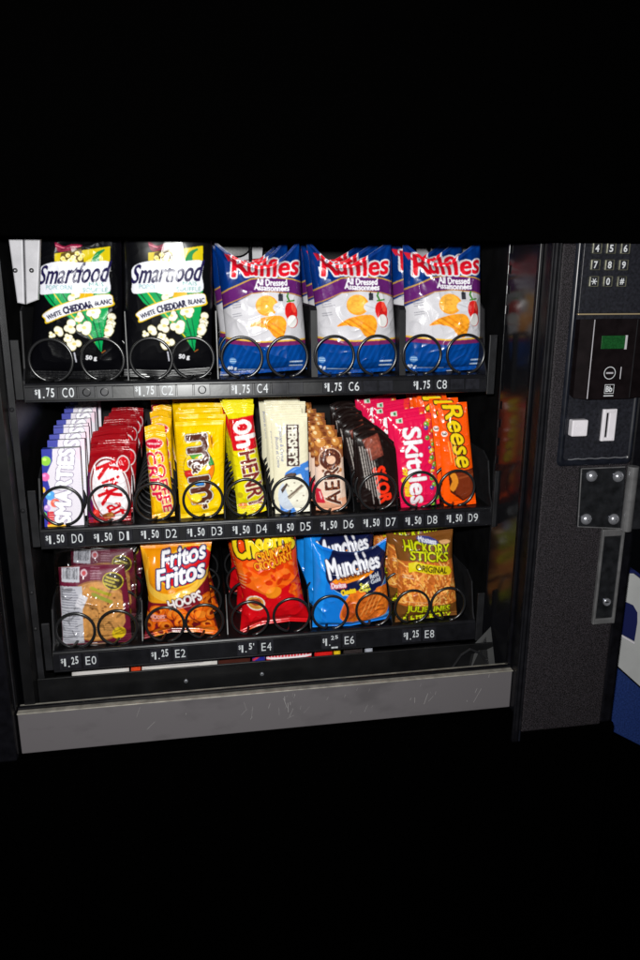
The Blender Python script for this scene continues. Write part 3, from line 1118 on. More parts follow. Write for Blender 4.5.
def art_popcorn():
    a = Art(22, 208, 130, 392, (7, 7, 10))
    a.poly([(57, 262), (57, 254), (84, 251), (111, 247), (111, 263)], (202, 182, 26))
    a.poly([(62, 263), (63, 254), (83, 249), (86, 263)], (90, 70, 20))
    for i, (x, y) in enumerate(((65, 259), (70, 256), (75, 258), (79, 254), (82, 259), (72, 261), (67, 262), (77, 262), (84, 256))):
        a.ell(x, y, 2.4, 2.2, (232, 220, 150))
        a.ell(x + .6, y + .4, 1.2, 1, (214, 190, 90))
    a.spoly([(57, 243), (66, 247), (74, 245), (84, 246), (77, 250), (68, 252), (60, 252)], (120, 25, 55))
    a.line([(58, 246), (66, 249), (82, 247)], .8, (215, 120, 140))
    a.line([(62, 251), (70, 248), (79, 249)], .7, (20, 5, 10))
    a.spoly([(93, 263), (97, 254), (104, 250), (106, 251), (101, 256), (100, 263)], (25, 130, 70))
    # funnel of colour
    a.poly([(44, 292), (111, 291), (109, 312), (105, 334), (102, 351), (92, 336), (72, 318), (52, 303)], (18, 150, 84))
    for k in range(6):
        o = k * 5.0
        a.line([(47 + o * 1.7, 292), (58 + o * 1.45, 305), (76 + o * .95, 322), (96 + o * .25, 342)], 1.2, ((10, 70, 45), (205, 190, 40), (12, 90, 60))[k % 3])
    a.line([(96, 295), (99, 320), (101, 345)], 1.6, (8, 80, 50))
    a.poly([(80, 291), (96, 290), (94, 299), (82, 300)], (215, 175, 40))
    for i, (x, y, r) in enumerate(((75, 295, 6.5), (80, 316, 5.5), (95, 312, 6.5), (73, 326, 7), (112, 319, 5.5), (112.5, 324, 4), (59, 332, 6), (54, 334, 3.5))):
        a.popcorn(x, y, r, i)
    a.poly([(91, 321), (102, 317), (105.5, 330), (102.5, 351.5), (96, 341)], (18, 150, 84))
    a.line([(95, 321), (99, 334), (101.5, 349)], 1.3, (8, 84, 52))
    a.line([(100, 319), (103, 336)], 1.0, (10, 96, 58))
    for i, (x, y, r) in enumerate(((86, 327, 7), (107.5, 329.5, 6.5), (76, 343, 7), (70, 337, 4.5), (107, 338, 2.4))):
        a.popcorn(x, y, r, i + 20)
    a.spoly([(42, 268), (60, 262), (85, 263), (110, 262), (110, 276), (110, 292), (88, 293), (60, 293), (42, 294), (41, 282)], (226, 226, 234))
    a.text('Smartfood', 76, 273.5, 68, 19, (28, 22, 66), rot=-3, bold=.4, shear=.3, taper=.12)
    a.text('POPCORN', 61, 287.4, 26, 4.2, (95, 160, 160), bold=.1)
    a.text('MAÏS', 98, 284, 14, 4.6, (95, 165, 150), bold=.1)
    a.text('SOUFFLÉ', 97, 289.3, 24, 5, (95, 165, 150), bold=.1)
    a.spoly([(45, 314), (60, 305), (85, 297.5), (110, 294), (114.5, 301), (113, 306), (88, 310), (66, 316), (49, 323), (47, 319)], (222, 190, 50))
    a.spoly([(45.5, 314), (60, 306), (85, 298), (110, 294.5), (113.5, 301), (111, 305), (88, 309), (66, 315), (50, 321.5), (48, 318)], (228, 228, 234))
    a.text('WHITE', 56.5, 314.5, 15, 4.4, (30, 26, 60), rot=-22, bold=.25)
    a.text('CHEDDAR', 80, 307, 29, 6.6, (26, 22, 58), rot=-13, bold=.45)
    a.text('BLANC', 104.5, 302, 16, 4.6, (30, 26, 60), rot=-6, bold=.25)
    a.text('50 g', 92.5, 357.5, 10.5, 5.2, (225, 225, 230), rot=3, bold=.3)
    a.line([(76, 352), (77.5, 361)], 1.2, (190, 190, 200))
    a.line([(103, 352), (106, 350)], .9, (150, 90, 40))
    return a


A = art_popcorn()
o1 = wrapper('popcorn_bag', [(33, 214), (60, 218), (90, 215), (121, 214)], [(30, 378), (75, 379), (121, 377)], [(34, 300)], [(123, 300)], A, M_GLOSSFILM,
             YB, -.004, .044, .0026, 3, .045, (8, 8, 10))
tagit(o1, 'black popcorn bag with white cheddar banner above the C0 price label', 'snack bag')
queue(o1, 3, .082, 'black popcorn bag from the glass above the C0 label', 'snack bag', 'popcorn bags waiting above C0', .002, .02)
o2 = wrapper('popcorn_bag', [(124, 213), (150, 216), (182, 214), (211, 212)], [(124, 377), (168, 378), (211, 375)], [(125, 300)], [(213, 300)], A, M_SHINYFILM,
             YB - .006, -.018, .034, .0010, 8, .045, (8, 8, 10), shift=(91.8, -.5))
tagit(o2, 'black popcorn bag with flash glare on its top above the C2 price label', 'snack bag')
queue(o2, 3, .082, 'black popcorn bag from the glass above the C2 label', 'snack bag', 'popcorn bags waiting above C2', .002, .02)


def art_crisps():
    a = Art(205, 225, 320, 390, (7, 44, 106))
    for k in range(22):
        x = 190 + k * 7
        a.poly([(x, 390), (x + 3.2, 390), (x + 63, 225), (x + 60, 225)], (10, 56, 124), .7)
    # white field
    a.poly([(205, 341), (215, 316), (230, 306), (255, 292), (270, 291.5), (290, 293), (320, 300), (320, 340), (205, 341)], (206, 204, 209))
    a.spoly([(205, 305), (228, 290), (250, 280), (268, 278), (290, 280), (320, 289), (320, 304), (290, 295), (268, 292.5), (250, 294.5), (228, 305), (205, 322)], (92, 34, 100))
    top = [(205, 305), (228, 290), (250, 280), (268, 278), (290, 280), (320, 289)]
    a.line(top, 1.1, (205, 165, 60))
    a.line([(x, y + 14.2) for x, y in top], .9, (190, 140, 60))
    # bottom stripes
    a.poly([(205, 336), (262, 340.5), (320, 338), (320, 340), (262, 342.5), (205, 338)], (222, 180, 70))
    a.poly([(205, 338), (262, 342), (320, 339.5), (320, 343.5), (262, 346), (205, 342.5)], (112, 38, 90))
    mk = a.pm([(205, 343), (262, 346.5), (320, 344), (320, 390), (205, 390)])
    a.fill(mk, (7, 58, 122))
    for k in range(24):
        x = 190 + k * 6
        a.fill(mk & a.pm([(x, 390), (x + 2.4, 390), (x + 26, 340), (x + 23.6, 340)]), (12, 72, 146), .7)
    # crisps
    a.ell(265, 306, 11, 10, (226, 158, 58))
    a.ell(264, 305, 9.6, 8.6, (240, 178, 78))
    a.spoly([(245, 327), (254, 320), (268, 316), (279, 316), (284, 322), (283, 332), (279, 339), (272, 336), (266, 329), (255, 326)], (236, 160, 52))
    m2 = a.pm([(245, 327), (254, 320), (268, 316), (279, 316), (284, 322), (283, 332), (279, 339), (272, 336), (266, 329), (255, 326)])
    for k in range(9):
        mk = m2 & (np.abs(((a.X - 245) * .55 - (a.Y - 316) * .8 + k * 4.6 - 8)) < .8)
        a.fill(mk, (214, 128, 34), .75)
    a.mottle(m2 | a.em(265, 306, 11, 10), .5, .18, 3)
    # bottle, pepper, onion
    a.rect(278.5, 298, 4.4, 7, (52, 52, 60))
    a.rect(278, 295, 1.6, 3, (30, 30, 34))
    a.ell(278, 308, 7, 5, (214, 214, 220))
    a.line([(272, 306), (284, 310)], 1, (190, 190, 196))
    a.ell(289, 312, 6.4, 9.5, (196, 34, 34), rot=-12)
    a.ell(291.5, 308, 2.2, 5, (226, 84, 66), rot=-12)
    a.line([(287, 301), (285, 297), (286, 294)], 1.8, (60, 120, 40))
    a.line([(285, 302), (292, 301)], 1.6, (66, 130, 46))
    a.ell(290.5, 321.5, 5.6, 6.6, (190, 60, 60))
    a.ell(290, 321.5, 5, 6.1, (236, 234, 232))
    # logo
    a.text('R', 240.5, 267, 17, 20, (204, 26, 44), rot=-4, bold=.8, shear=.14, out=((1.6, (226, 226, 232)),))
    a.text('uffles', 273, 267, 50, 19, (204, 26, 44), rot=0, bold=.8, shear=.16, arc=-2, out=((1.5, (226, 226, 232)),))
    a.text('R', 240.5, 267, 17, 20, (204, 26, 44), rot=-4, bold=.8, shear=.14)
    a.line([(227, 258), (231, 262)], 2.4, (190, 60, 80))
    a.poly([(224, 255), (231, 256), (228, 263)], (186, 34, 50))
    a.text('All Dressed', 270, 283.2, 30, 6.0, (240, 238, 244), rot=2, bold=.32, arc=-.8)
    a.text('Assaisonnées', 270, 288.6, 34, 5.4, (240, 238, 244), rot=2, bold=.32, arc=-.8)
    a.lines(231, 304, 242, 3, 2.3, (120, 118, 130), rot=-12, seed=3)
    a.lines(232, 315, 241, 2, 2.2, (110, 110, 120), rot=-12, seed=5)
    a.poly([(228, 325), (236, 318), (230, 332), (228, 336)], (190, 188, 194), .5)
    a.ell(232.5, 361, 3.4, 3.2, (170, 200, 226), a=.5)
    a.lines(230, 359.5, 236, 2, 2.2, (215, 228, 240), seed=8)
    a.text('60 g', 232, 369, 8.5, 4.2, (226, 234, 244), bold=.25)
    a.lines(238, 370, 268, 1, 2, (205, 222, 240), seed=9, w=1)
    a.lines(289, 361.5, 303, 2, 4.2, (225, 234, 244), seed=10, w=1.6)
    return a


A = art_crisps()
cr = [
    ('C4', [(214, 241), (222, 248), (231, 255), (243, 262.5), (258, 267), (273, 265), (285, 256), (299, 240.5)], [(220, 377), (260, 374), (307, 370)], [(222, 300), (226, 340)], [(301, 290), (305, 335)], (0, 0), 5),
    ('C6', [(306, 239), (314, 247), (324, 258), (336, 265.5), (352, 265), (368, 256), (383, 246), (391, 239)], [(313, 375), (352, 374), (397, 371)], [(314, 300), (318, 345)], [(392, 290), (395, 335)], (88.5, -1), 9),
    ('C8', [(402.5, 240), (411, 248), (422, 257), (434, 263), (448, 263), (460, 255), (470, 247), (480, 240)], [(404, 371), (440, 372), (481, 369)], [(404, 300), (404, 345)], [(480, 300), (481, 335)], (179, -2.5), 14),
]
for code, T, B, L, R, sh, sd in cr:
    o = wrapper('crisp_bag', T, B, L, R, A, M_FILM, YB, .010, .058, .0034, sd, .03, (150, 152, 160), shift=sh, crease=1.2)
    tagit(o, 'blue, purple and white ridged crisp bag above the %s price label' % code, 'snack bag')
    queue(o, 3, .080, 'blue and purple crisp bag from the glass above the %s label' % code, 'snack bag', 'crisp bags waiting above %s' % code, .003, .03, dz=.004)

# ------------------------------------------------------------------ row D: boxes, bars and sweets
YD = .024


def art_box():
    a = Art(36, 440, 90, 530, (226, 220, 230))
    a.poly([(36, 440), (52, 440), (52, 458), (46, 472), (50, 486), (47, 500), (52, 530), (36, 530)], (40, 50, 150))
    for x, y, r, col in ((45.5, 458, 5, (150, 205, 70)), (45, 474, 4.3, (226, 110, 170)), (50, 492.5, 5, (90, 165, 225)), (55, 500, 4.6, (232, 110, 90)), (47, 505, 3.2, (200, 160, 220)), (42, 487, 3.2, (250, 200, 70)),
                         (43, 512, 3.4, (110, 200, 90))):
        a.ell(x, y, r, r * .95, col)
        a.ell(x - r * .25, y - r * .3, r * .35, r * .3, tuple(min(255, c + 60) for c in col))
    a.rect(52, 515, 9, 13, (200, 40, 50), rot=-3)
    a.lines(49, 511, 56, 4, 2.4, (240, 210, 210), seed=4)
    a.poly([(47, 522), (60, 520), (70, 524), (48, 526)], (240, 190, 60))
    a.ell(81, 450, 6, 7, (246, 208, 224), a=.6)
    a.text('SMARTiES', 64, 483, 74, 15, (250, 249, 252), rot=-87, bold=1.0, out=((.8, (128, 114, 150)),), arc=1.5)
    a.lines(79, 470, 88, 14, 3, (205, 205, 215), rot=2, seed=5, a=.6)
    return a


def carton(name, quad, art, Y0, depth, sides, material):
    """printed folding carton: front from the photo, lid, sides and back plain-printed"""
    (tl, tr, br, bl) = quad
    nu, nv = 70, 130
    u, v = np.meshgrid(np.linspace(0, 1, nu), np.linspace(0, 1, nv))
    P = ((1 - u) * (1 - v))[..., None] * np.array(tl) + (u * (1 - v))[..., None] * np.array(tr) + (u * v)[..., None] * np.array(br) + ((1 - u) * v)[..., None] * np.array(bl)
    Wf = at(P[..., 0], P[..., 1], Y0 - depth / 2 + .006 * (1 - v)).copy()
    Wf[..., 1] -= .0006 * np.sin(np.pi * u) * np.sin(np.pi * v)
    cols = [art.sample(P[..., 0], P[..., 1]).reshape(-1, 3)]
    verts = [Wf.reshape(-1, 3)]
    i = (np.arange(nv - 1)[:, None] * nu + np.arange(nu - 1)[None]).ravel()
    faces = [np.stack([i, i + nu, i + nu + 1, i + 1], 1)]
    c = [Wf[0, 0], Wf[0, -1], Wf[-1, -1], Wf[-1, 0]]
    bk = [p + np.array([0, depth, 0]) for p in c]
    off = nu * nv
    r = random.Random(3)

    def strip(p0, p1, q1, q0, colf, n=24, m=6):
        nonlocal off
        s, t = np.meshgrid(np.linspace(0, 1, n), np.linspace(0, 1, m))
        s3, t3 = s[..., None], t[..., None]
        V = (1 - t3) * ((1 - s3) * p0 + s3 * p1) + t3 * ((1 - s3) * q0 + s3 * q1)
        verts.append(V.reshape(-1, 3))
        cols.append(np.array([lin(colf(a, b)) for a, b in zip(s.ravel(), t.ravel())]))
        k = (np.arange(m - 1)[:, None] * n + np.arange(n - 1)[None]).ravel() + off
        faces.append(np.stack([k, k + 1, k + n + 1, k + n], 1))
        off += n * m
    strip(c[0], c[1], bk[1], bk[0], sides[0])           # lid
    strip(c[1], c[2], bk[2], bk[1], sides[1])           # right
    strip(c[3], c[0], bk[0], bk[3], sides[2])           # left
    strip(bk[1], bk[0], bk[3], bk[2], lambda a, b: (225, 225, 232))
    strip(c[2], c[3], bk[3], bk[2], lambda a, b: (225, 225, 232))
    V = np.concatenate(verts)
    base = np.array([V[:, 0].mean(), Y0, V[:, 2].min()])
    return fast_mesh(name, V - base, np.concatenate(faces), np.concatenate(cols), material, base, smooth=False)


rc = ((60, 70, 170), (232, 232, 240), (232, 232, 240), (210, 225, 90), (232, 232, 240), (70, 80, 180), (236, 150, 190), (232, 232, 240))
bx = carton('candy_box', ((41, 446.5), (79.5, 444.5), (84, 522), (44.5, 524)), art_box(), YD - .002, .0125,
            (lambda a, b: (50, 70, 170) if a < .22 else ((150, 175, 225) if a < .34 else (236, 235, 242)),
             lambda a, b: rc[int(a * 7.99)] if .25 < b < .9 else (235, 235, 242),
             lambda a, b: (40, 50, 150)), M_CARD)
tagit(bx, 'white and blue box of coloured candies, front one above the D0 price label', 'candy box')
queue(bx, 10, .032, 'white and blue candy box from the glass above the D0 label', 'candy box', 'candy boxes queued above D0', .001, .015, dz=.0022, lean=.10)


def art_kit():
    a = Art(80, 430, 140, 530, (150, 18, 28))
    a.poly([(80, 470), (92, 470), (94, 490), (93, 522), (80, 530)], (95, 30, 90))
    a.lines(91.5, 470, 91.5 + 22, 1, 2, (200, 190, 220), rot=85, seed=2)
    a.ell(110.5, 487, 19.6, 33.5, (236, 228, 230), rot=-11)
    a.ell(110.5, 487, 18.4, 32.2, (130, 14, 26), rot=-11)
    a.ell(110.8, 487.5, 17.2, 30.8, (238, 232, 236), rot=-11)
    a.ell(123.5, 461, 6.2, 8.4, (238, 230, 232), rot=-12)
    a.ell(123.5, 461, 5.3, 7.4, (196, 24, 36), rot=-12)
    a.lines(121, 457, 127, 3, 2.5, (244, 220, 224), rot=60, seed=6)
    R_ = (196, 22, 34)
    a.text('K', 107.5, 466.5, 11.5, 21, R_, rot=68, bold=.7)
    a.text('it', 112.5, 479.5, 9, 18, R_, rot=68, bold=.6)
    a.text('K', 111, 492.5, 11.5, 21, R_, rot=68, bold=.7)
    a.text('at', 117, 506.5, 14, 17, R_, rot=68, bold=.6)
    a.spoly([(103, 512), (112, 509), (115, 514), (106, 518)], (160, 92, 44))
    a.poly([(107, 512), (113, 510.5), (114.5, 514), (108, 516)], (205, 150, 84))
    a.ell(97, 511, 3.6, 4.6, (225, 70, 60))
    return a


o = wrapper('wafer_bar', [(91, 447), (110, 444.5), (129, 445)], [(88, 521.5), (131, 519)], [(87.5, 470)], [(131, 470)], art_kit(), M_FOIL, YD, .008, .020, .0034, 21, .07, (150, 18, 28), crease=1.1)
tagit(o, 'red wafer bar with white oval logo, front one above the D1 price label', 'chocolate bar')
queue(o, 9, .035, 'red wafer bar from the glass above the D1 label', 'chocolate bar', 'red wafer bars queued above D1', .003, .05, dz=.0015)


def art_coffee():
    a = Art(138, 425, 182, 530, (240, 190, 34))
    a.poly([(138, 500), (154, 500), (156, 530), (138, 530)], (224, 160, 24))
    a.ell(154, 444, 9.5, 5.4, (238, 210, 190), rot=-3)
    a.ell(154, 444, 8.7, 4.6, (196, 30, 60), rot=-3)
    a.lines(148, 444, 160, 1, 2, (245, 215, 215), seed=77, w=1.6)
    a.text('COFFEE', 163.2, 481.5, 62, 8.6, (208, 30, 72), rot=80, bold=.35, out=((.7, (244, 226, 190)),))
    a.text('CRISP', 154.2, 476.5, 49, 9.2, (208, 30, 72), rot=80, bold=.4, out=((.7, (244, 226, 190)),))
    return a


o = wrapper('candy_bar', [(145, 434.5), (155, 431.5), (165.5, 433.5)], [(152.5, 521), (175, 517)], None, None, art_coffee(), M_FOIL, YD, .010, .018, .0024, 25, .06, (236, 180, 30))
tagit(o, 'slim yellow coffee wafer bar leaning above the D2 price label', 'chocolate bar')
queue(o, 7, .040, 'slim yellow coffee bar from the glass above the D2 label', 'chocolate bar', 'yellow coffee bars queued above D2', .003, .06, dz=.003)


def art_mm():
    a = Art(168, 415, 232, 530, (240, 200, 20))
    a.poly([(168, 415), (182, 415), (186, 470), (184, 530), (168, 530)], (228, 186, 14))
    a.ell(199, 470, 15.5, 18, (60, 40, 30))
    for k, col in enumerate(((60, 140, 70), (236, 130, 30), (60, 130, 200), (190, 40, 40), (240, 200, 20), (90, 160, 60))):
        t0, t1 = math.radians(-70 + k * 60), math.radians(-12 + k * 60)
        a.poly([(199, 470)] + [(199 + 15 * math.cos(t), 470 + 17.3 * math.sin(t)) for t in np.linspace(t0, t1, 8)], col)
    a.ell(200, 470, 9, 11.5, (240, 200, 20))
    bw, wt = (84, 44, 32), (240, 236, 226)
    a.text('m', 197.8, 452.5, 29, 19, bw, rot=84, bold=.9, out=((1.2, (60, 34, 26)), (.8, wt)))
    a.text('m', 201, 491.5, 25, 19, bw, rot=80, bold=.9, out=((1.2, (60, 34, 26)), (.8, wt)))
    a.text('&', 196.5, 470.5, 9, 8, bw, rot=82, bold=.6, out=((1.0, wt),))
    a.text("'s", 206, 507, 7, 6, bw, rot=80, bold=.5, out=((.7, wt),))
    a.ell(211, 444, 3.2, 6.8, (226, 170, 20), rot=-8)
    a.lines(211, 439, 220, 1, 2, (150, 90, 30), rot=82, seed=81, w=1.6)
    a.ell(196.5, 500, 5.6, 4.4, (226, 190, 26))
    a.ell(196, 499.2, 5, 3.8, (248, 224, 70))
    a.line([(187, 496), (193, 505), (203, 508)], 1.2, (210, 150, 70))
    a.lines(180, 458, 186, 14, 3.2, (222, 196, 90), rot=4, seed=12)
    return a


o = wrapper('candy_pack', [(175.5, 426), (199, 424.5), (223.5, 424)], [(180.5, 522), (203, 520), (223.5, 517)], [(177, 470)], [(224, 470)], art_mm(), M_FILM, YD, .010, .018, .0024, 31, .045, (238, 196, 18))
tagit(o, 'yellow pack of candy-coated peanuts with brown m letters above the D3 price label', 'candy pack')
queue(o, 6, .042, 'yellow candy pack from the glass above the D3 label', 'candy pack', 'yellow candy packs queued above D3', .002, .025, dz=.002)


def art_henry():
    a = Art(215, 398, 275, 525, (226, 214, 32))
    a.poly([(226, 419), (256, 414), (262, 446), (233, 450)], (198, 24, 38))
    a.poly([(215, 440), (231, 440), (236, 470), (240, 520), (215, 525)], (206, 196, 40))
    a.text('O', 242, 426, 12.5, 17, (242, 236, 236), rot=80, bold=1.1)
    a.text('h', 245.5, 439.5, 10.5, 18, (242, 236, 236), rot=80, bold=1.1)
    a.text('HENRY', 252, 478.5, 58, 15.5, (120, 44, 40), rot=78, bold=.55, out=((.7, (240, 228, 206)),), taper=.12)
    a.ell(243, 505, 4.5, 3, (214, 130, 60))
    a.ell(240, 494, 3, 3, (190, 170, 40))
    a.line([(250, 508), (262, 512)], 1.4, (240, 140, 40))
    return a


o = wrapper('candy_bar', [(221, 404), (230, 401.5), (244, 402), (254, 404)], [(238, 515.5), (253, 514), (266.5, 510)], [(228, 418), (233, 470)], [(253, 418), (258, 455)], art_henry(), M_FOIL, YD, .010, .020, .0022, 36, .10, (220, 205, 36), rib=.0012)
tagit(o, 'yellow and red peanut bar with white Oh lettering above the D4 price label', 'chocolate bar')
queue(o, 6, .042, 'yellow and red peanut bar from the glass above the D4 label', 'chocolate bar', 'peanut bars queued above D4', .002, .04, dz=.001)


def art_hersh():
    a = Art(262, 405, 318, 525, (232, 226, 200))
    a.poly([(285, 476), (292, 471), (309, 464), (318, 462), (318, 525), (283, 525), (279, 505)], (72, 130, 205))
    a.ell(288, 499, 10, 15, (206, 214, 226))
    a.poly([(282, 484), (300, 477), (306, 490), (289, 502)], (236, 232, 214))
    a.poly([(288, 502), (304, 489), (314, 500), (314, 519), (298, 518)], (242, 238, 222))
    a.ell(290, 479, 6.2, 2.8, (64, 52, 48), rot=-14)
    a.ell(289.5, 478.3, 5.2, 1.7, (96, 80, 72), rot=-14)
    a.poly([(280.5, 493), (286, 486), (287.5, 488), (282, 497)], (76, 62, 56))
    a.poly([(287, 500), (301, 487.5), (303.5, 489.5), (289.5, 502.5)], (120, 104, 94))
    for q in ((294, 486), (299, 482), (288, 489), (297, 504), (303, 499), (307, 509), (301, 512), (291, 494), (309, 502)):
        a.ell(q[0], q[1], .9, .7, (150, 138, 126))
    a.line([(288, 502), (304, 489)], 1.0, (196, 188, 168))
    a.rect(292.3, 449, 13.6, 42, (226, 222, 210), rot=-1)
    a.rect(292.3, 449, 12.6, 41, (70, 48, 46), rot=-1)
    a.text("HERSHEY'S", 292.4, 449, 38, 8.6, (232, 228, 214), rot=89, bold=.45)
    a.text('Cookies & Creme', 281.3, 448, 34, 3.4, (60, 76, 140), rot=86, bold=.05, shear=.2)
    a.text('Biscuits et Creme', 277.6, 456, 30, 3.2, (60, 76, 140), rot=86, bold=.05, shear=.2)
    a.ell(307, 472.5, 2.4, 1.4, (200, 214, 236))
    return a


o = wrapper('chocolate_bar', [(270.5, 418.5), (307, 417.5)], [(275.5, 518), (310, 515)], None, None, art_hersh(), M_FILM, YD, .010, .013, .0010, 41, .05, (226, 220, 196))
tagit(o, 'cream cookie chocolate bar with dark lettering block above the D5 price label', 'chocolate bar')
queue(o, 8, .026, 'cream chocolate bar from the glass above the D5 label', 'chocolate bar', 'cream chocolate bars queued above D5', .002, .03, dz=.0015)


def art_aero():
    a = Art(306, 425, 355, 520, (232, 204, 186))
    a.poly([(306, 425), (355, 425), (355, 452), (306, 466)], (150, 92, 58))
    a.poly([(306, 500), (355, 494), (355, 520), (306, 520)], (226, 170, 140))
    r = random.Random(5)
    for k in range(46):
        x, y = r.uniform(312, 348), r.uniform(436, 470)
        g = r.uniform(.8, 2.2)
        a.ell(x, y, g, g, r.choice(((120, 66, 40), (190, 132, 84), (96, 50, 32))))
    for x, y, g in ((320.5, 441.5, 6.2), (335.5, 440.5, 4.8), (328, 446, 4), (341, 445, 3), (315, 452, 3.4), (327, 452, 2.6)):
        a.ell(x, y, g, g * .95, (150, 90, 44))
        a.ell(x - g * .1, y - g * .12, g * .82, g * .78, (200, 140, 76))
        a.ell(x - g * .3, y - g * .3, g * .3, g * .26, (246, 222, 176))
    dk = (84, 44, 34)
    a.ell(329.5, 457, 11.6, 11.2, (230, 196, 170))
    a.ell(329.5, 457, 10.8, 10.4, dk)
    a.ell(330, 457.5, 4.6, 4.2, (228, 190, 164))
    a.text('AER', 331.5, 484, 38, 14.5, dk, rot=-95, bold=.45, out=((.7, (240, 224, 210)),))
    for k in range(90):
        x, y = r.uniform(318, 341), r.uniform(447, 504)
        d = np.abs(a.img[int((y - a.y0) * 4), int((x - a.x0) * 4)] - np.array(dk)).sum()
        if d < 40:
            a.ell(x, y, .8, .7, (166, 112, 84))
    a.poly([(314, 485), (320, 487), (325, 501), (316, 501)], (190, 44, 62))
    a.lines(319, 490, 328, 1, 2, (240, 210, 210), rot=72, seed=82, w=1.4)
    return a


o = wrapper('chocolate_bar', [(314, 437.5), (328, 436), (342, 436)], [(316, 509.5), (332, 510), (347, 507)], None, [(344, 470)], art_aero(), M_FILM, YD, .008, .018, .0012, 45, .035, (120, 66, 40))
tagit(o, 'short brown and cream bubbly chocolate bar above the D6 price label', 'chocolate bar')
queue(o, 8, .038, 'brown bubbly chocolate bar from the glass above the D6 label', 'chocolate bar', 'bubbly chocolate bars queued above D6', .002, .035, dz=.001)


def art_skor():
    a = Art(345, 415, 408, 520, (24, 15, 14))
    a.poly([(361.5, 441), (377.5, 434.5), (382.5, 455.5), (370, 461.5)], (112, 56, 46))
    a.poly([(363.5, 442), (376, 437), (380, 454), (371, 458.5)], (134, 72, 58))
    mk = a.pm([(361.5, 441), (377.5, 434.5), (382.5, 455.5), (370, 461.5)])
    a.mottle(mk, .55, .35, 8)
    a.text('SKOR', 381.5, 485, 36, 11.5, (226, 56, 30), rot=76, bold=.8)
    a.lines(359, 448, 359 + 56, 2, -2.4, (214, 206, 200), rot=80, seed=14, w=.9)
    a.lines(364, 450, 364 + 56, 3, -2.4, (190, 182, 178), rot=80, seed=15, w=.8)
    a.lines(371, 462, 371 + 46, 2, -2.2, (205, 198, 192), rot=80, seed=16, w=.8)
    a.lines(377, 490, 377 + 18, 1, -2.2, (205, 198, 192), rot=80, seed=17, w=.8)
    return a


o = wrapper('toffee_bar', [(355.5, 437), (367, 431.5), (380, 432), (397.5, 446)], [(361, 510.5), (380, 510), (398.5, 507)], [(357, 470)], [(398.5, 475)], art_skor(), M_GLOSSFILM, YD, .008, .013, .0012, 51, .04, (30, 20, 18))
tagit(o, 'dark brown toffee bar with red lettering above the D7 price label', 'chocolate bar')
queue(o, 9, .030, 'dark brown toffee bar from the glass above the D7 label', 'chocolate bar', 'toffee bars queued above D7', .002, .04, dz=.001)


def art_skit():
    a = Art(385, 405, 448, 520, (212, 26, 78))
    a.poly([(424, 415), (448, 412), (448, 520), (441, 520), (433, 480), (428, 440)], (226, 60, 60))
    a.poly([(385, 500), (400, 500), (404, 520), (385, 520)], (186, 20, 66))
    r = random.Random(9)
    cs = ((236, 140, 40), (120, 170, 50), (90, 60, 140), (230, 200, 50), (210, 50, 60), (90, 150, 60))
    for k in range(26):
        y = 424 + k * 3.3
        x = 426.5 + (y - 424) * .10 + r.uniform(-2.5, 5)
        g = r.uniform(1.8, 3.0)
        a.ell(x, y, g, g, cs[k % 6])
        a.ell(x - g * .3, y - g * .3, g * .3, g * .25, (240, 236, 220))
    a.rect(399, 424.2, 6.4, 5, (214, 226, 214), rot=-4)
    a.rect(400, 424.4, 2.6, 3, (70, 130, 80), rot=-4)
    a.text('Skittles', 414.5, 468.5, 76, 17, (242, 238, 242), rot=83, bold=.75, out=((.6, (170, 16, 58)),))
    a.text('original', 405, 484.5, 28, 7.5, (232, 200, 48), rot=83, bold=.45, shear=.2)
    return a


o = wrapper('candy_pack', [(391.5, 424), (410, 419.5), (430.5, 416)], [(401, 511), (420, 510), (439.5, 507)], [(396, 465)], [(435, 460)], art_skit(), M_FILM, YD, .010, .017, .0018, 55, .04, (206, 24, 72))
tagit(o, 'pink pack of rainbow fruit candies with white lettering above the D8 price label', 'candy pack')
queue(o, 6, .038, 'pink fruit candy pack from the glass above the D8 label', 'candy pack', 'pink candy packs queued above D8', .002, .03, dz=.002, dx=-.003)


def art_reese():
    a = Art(430, 395, 484, 515, (242, 92, 18))
    a.poly([(447, 474), (474, 468.5), (475, 492), (463, 502.5), (449.5, 493)], (74, 28, 16))
    a.poly([(452, 474.5), (473, 470), (474, 491), (463, 500.5), (455, 494)], (112, 48, 26))
    a.spoly([(449, 476), (454, 474), (457, 483), (453, 492), (449, 489), (451, 482)], (216, 140, 50))
    a.poly([(456, 478), (473, 474), (473, 476), (457, 480)], (140, 70, 40))
    a.text('Reese', 458, 437.5, 62, 17.5, (238, 206, 40), rot=77, bold=.6, shear=.25, out=((1.3, (60, 26, 20)),))
    a.ell(443.5, 435, 2.8, 2.8, (240, 236, 230))
    a.text('3', 443.5, 435, 2.6, 3.6, (80, 40, 20), rot=80, bold=.15)
    a.lines(447, 443, 447 + 28, 3, -2.8, (250, 190, 110), rot=80, seed=21, w=.9)
    return a


o = wrapper('chocolate_bar', [(437, 405), (466.5, 403.5)], [(444, 507), (476, 505)], None, None, art_reese(), M_FILM, YD, .010, .013, .0010, 61, .035, (236, 88, 18))
tagit(o, 'orange peanut butter cup pack with yellow lettering above the D9 price label', 'chocolate bar')
queue(o, 6, .034, 'orange peanut butter cup pack from the glass above the D9 label', 'chocolate bar', 'orange cup packs queued above D9', .002, .03, dz=.002, dx=-.001)

# ------------------------------------------------------------------ row E: cookies and salty snacks
YE = .041


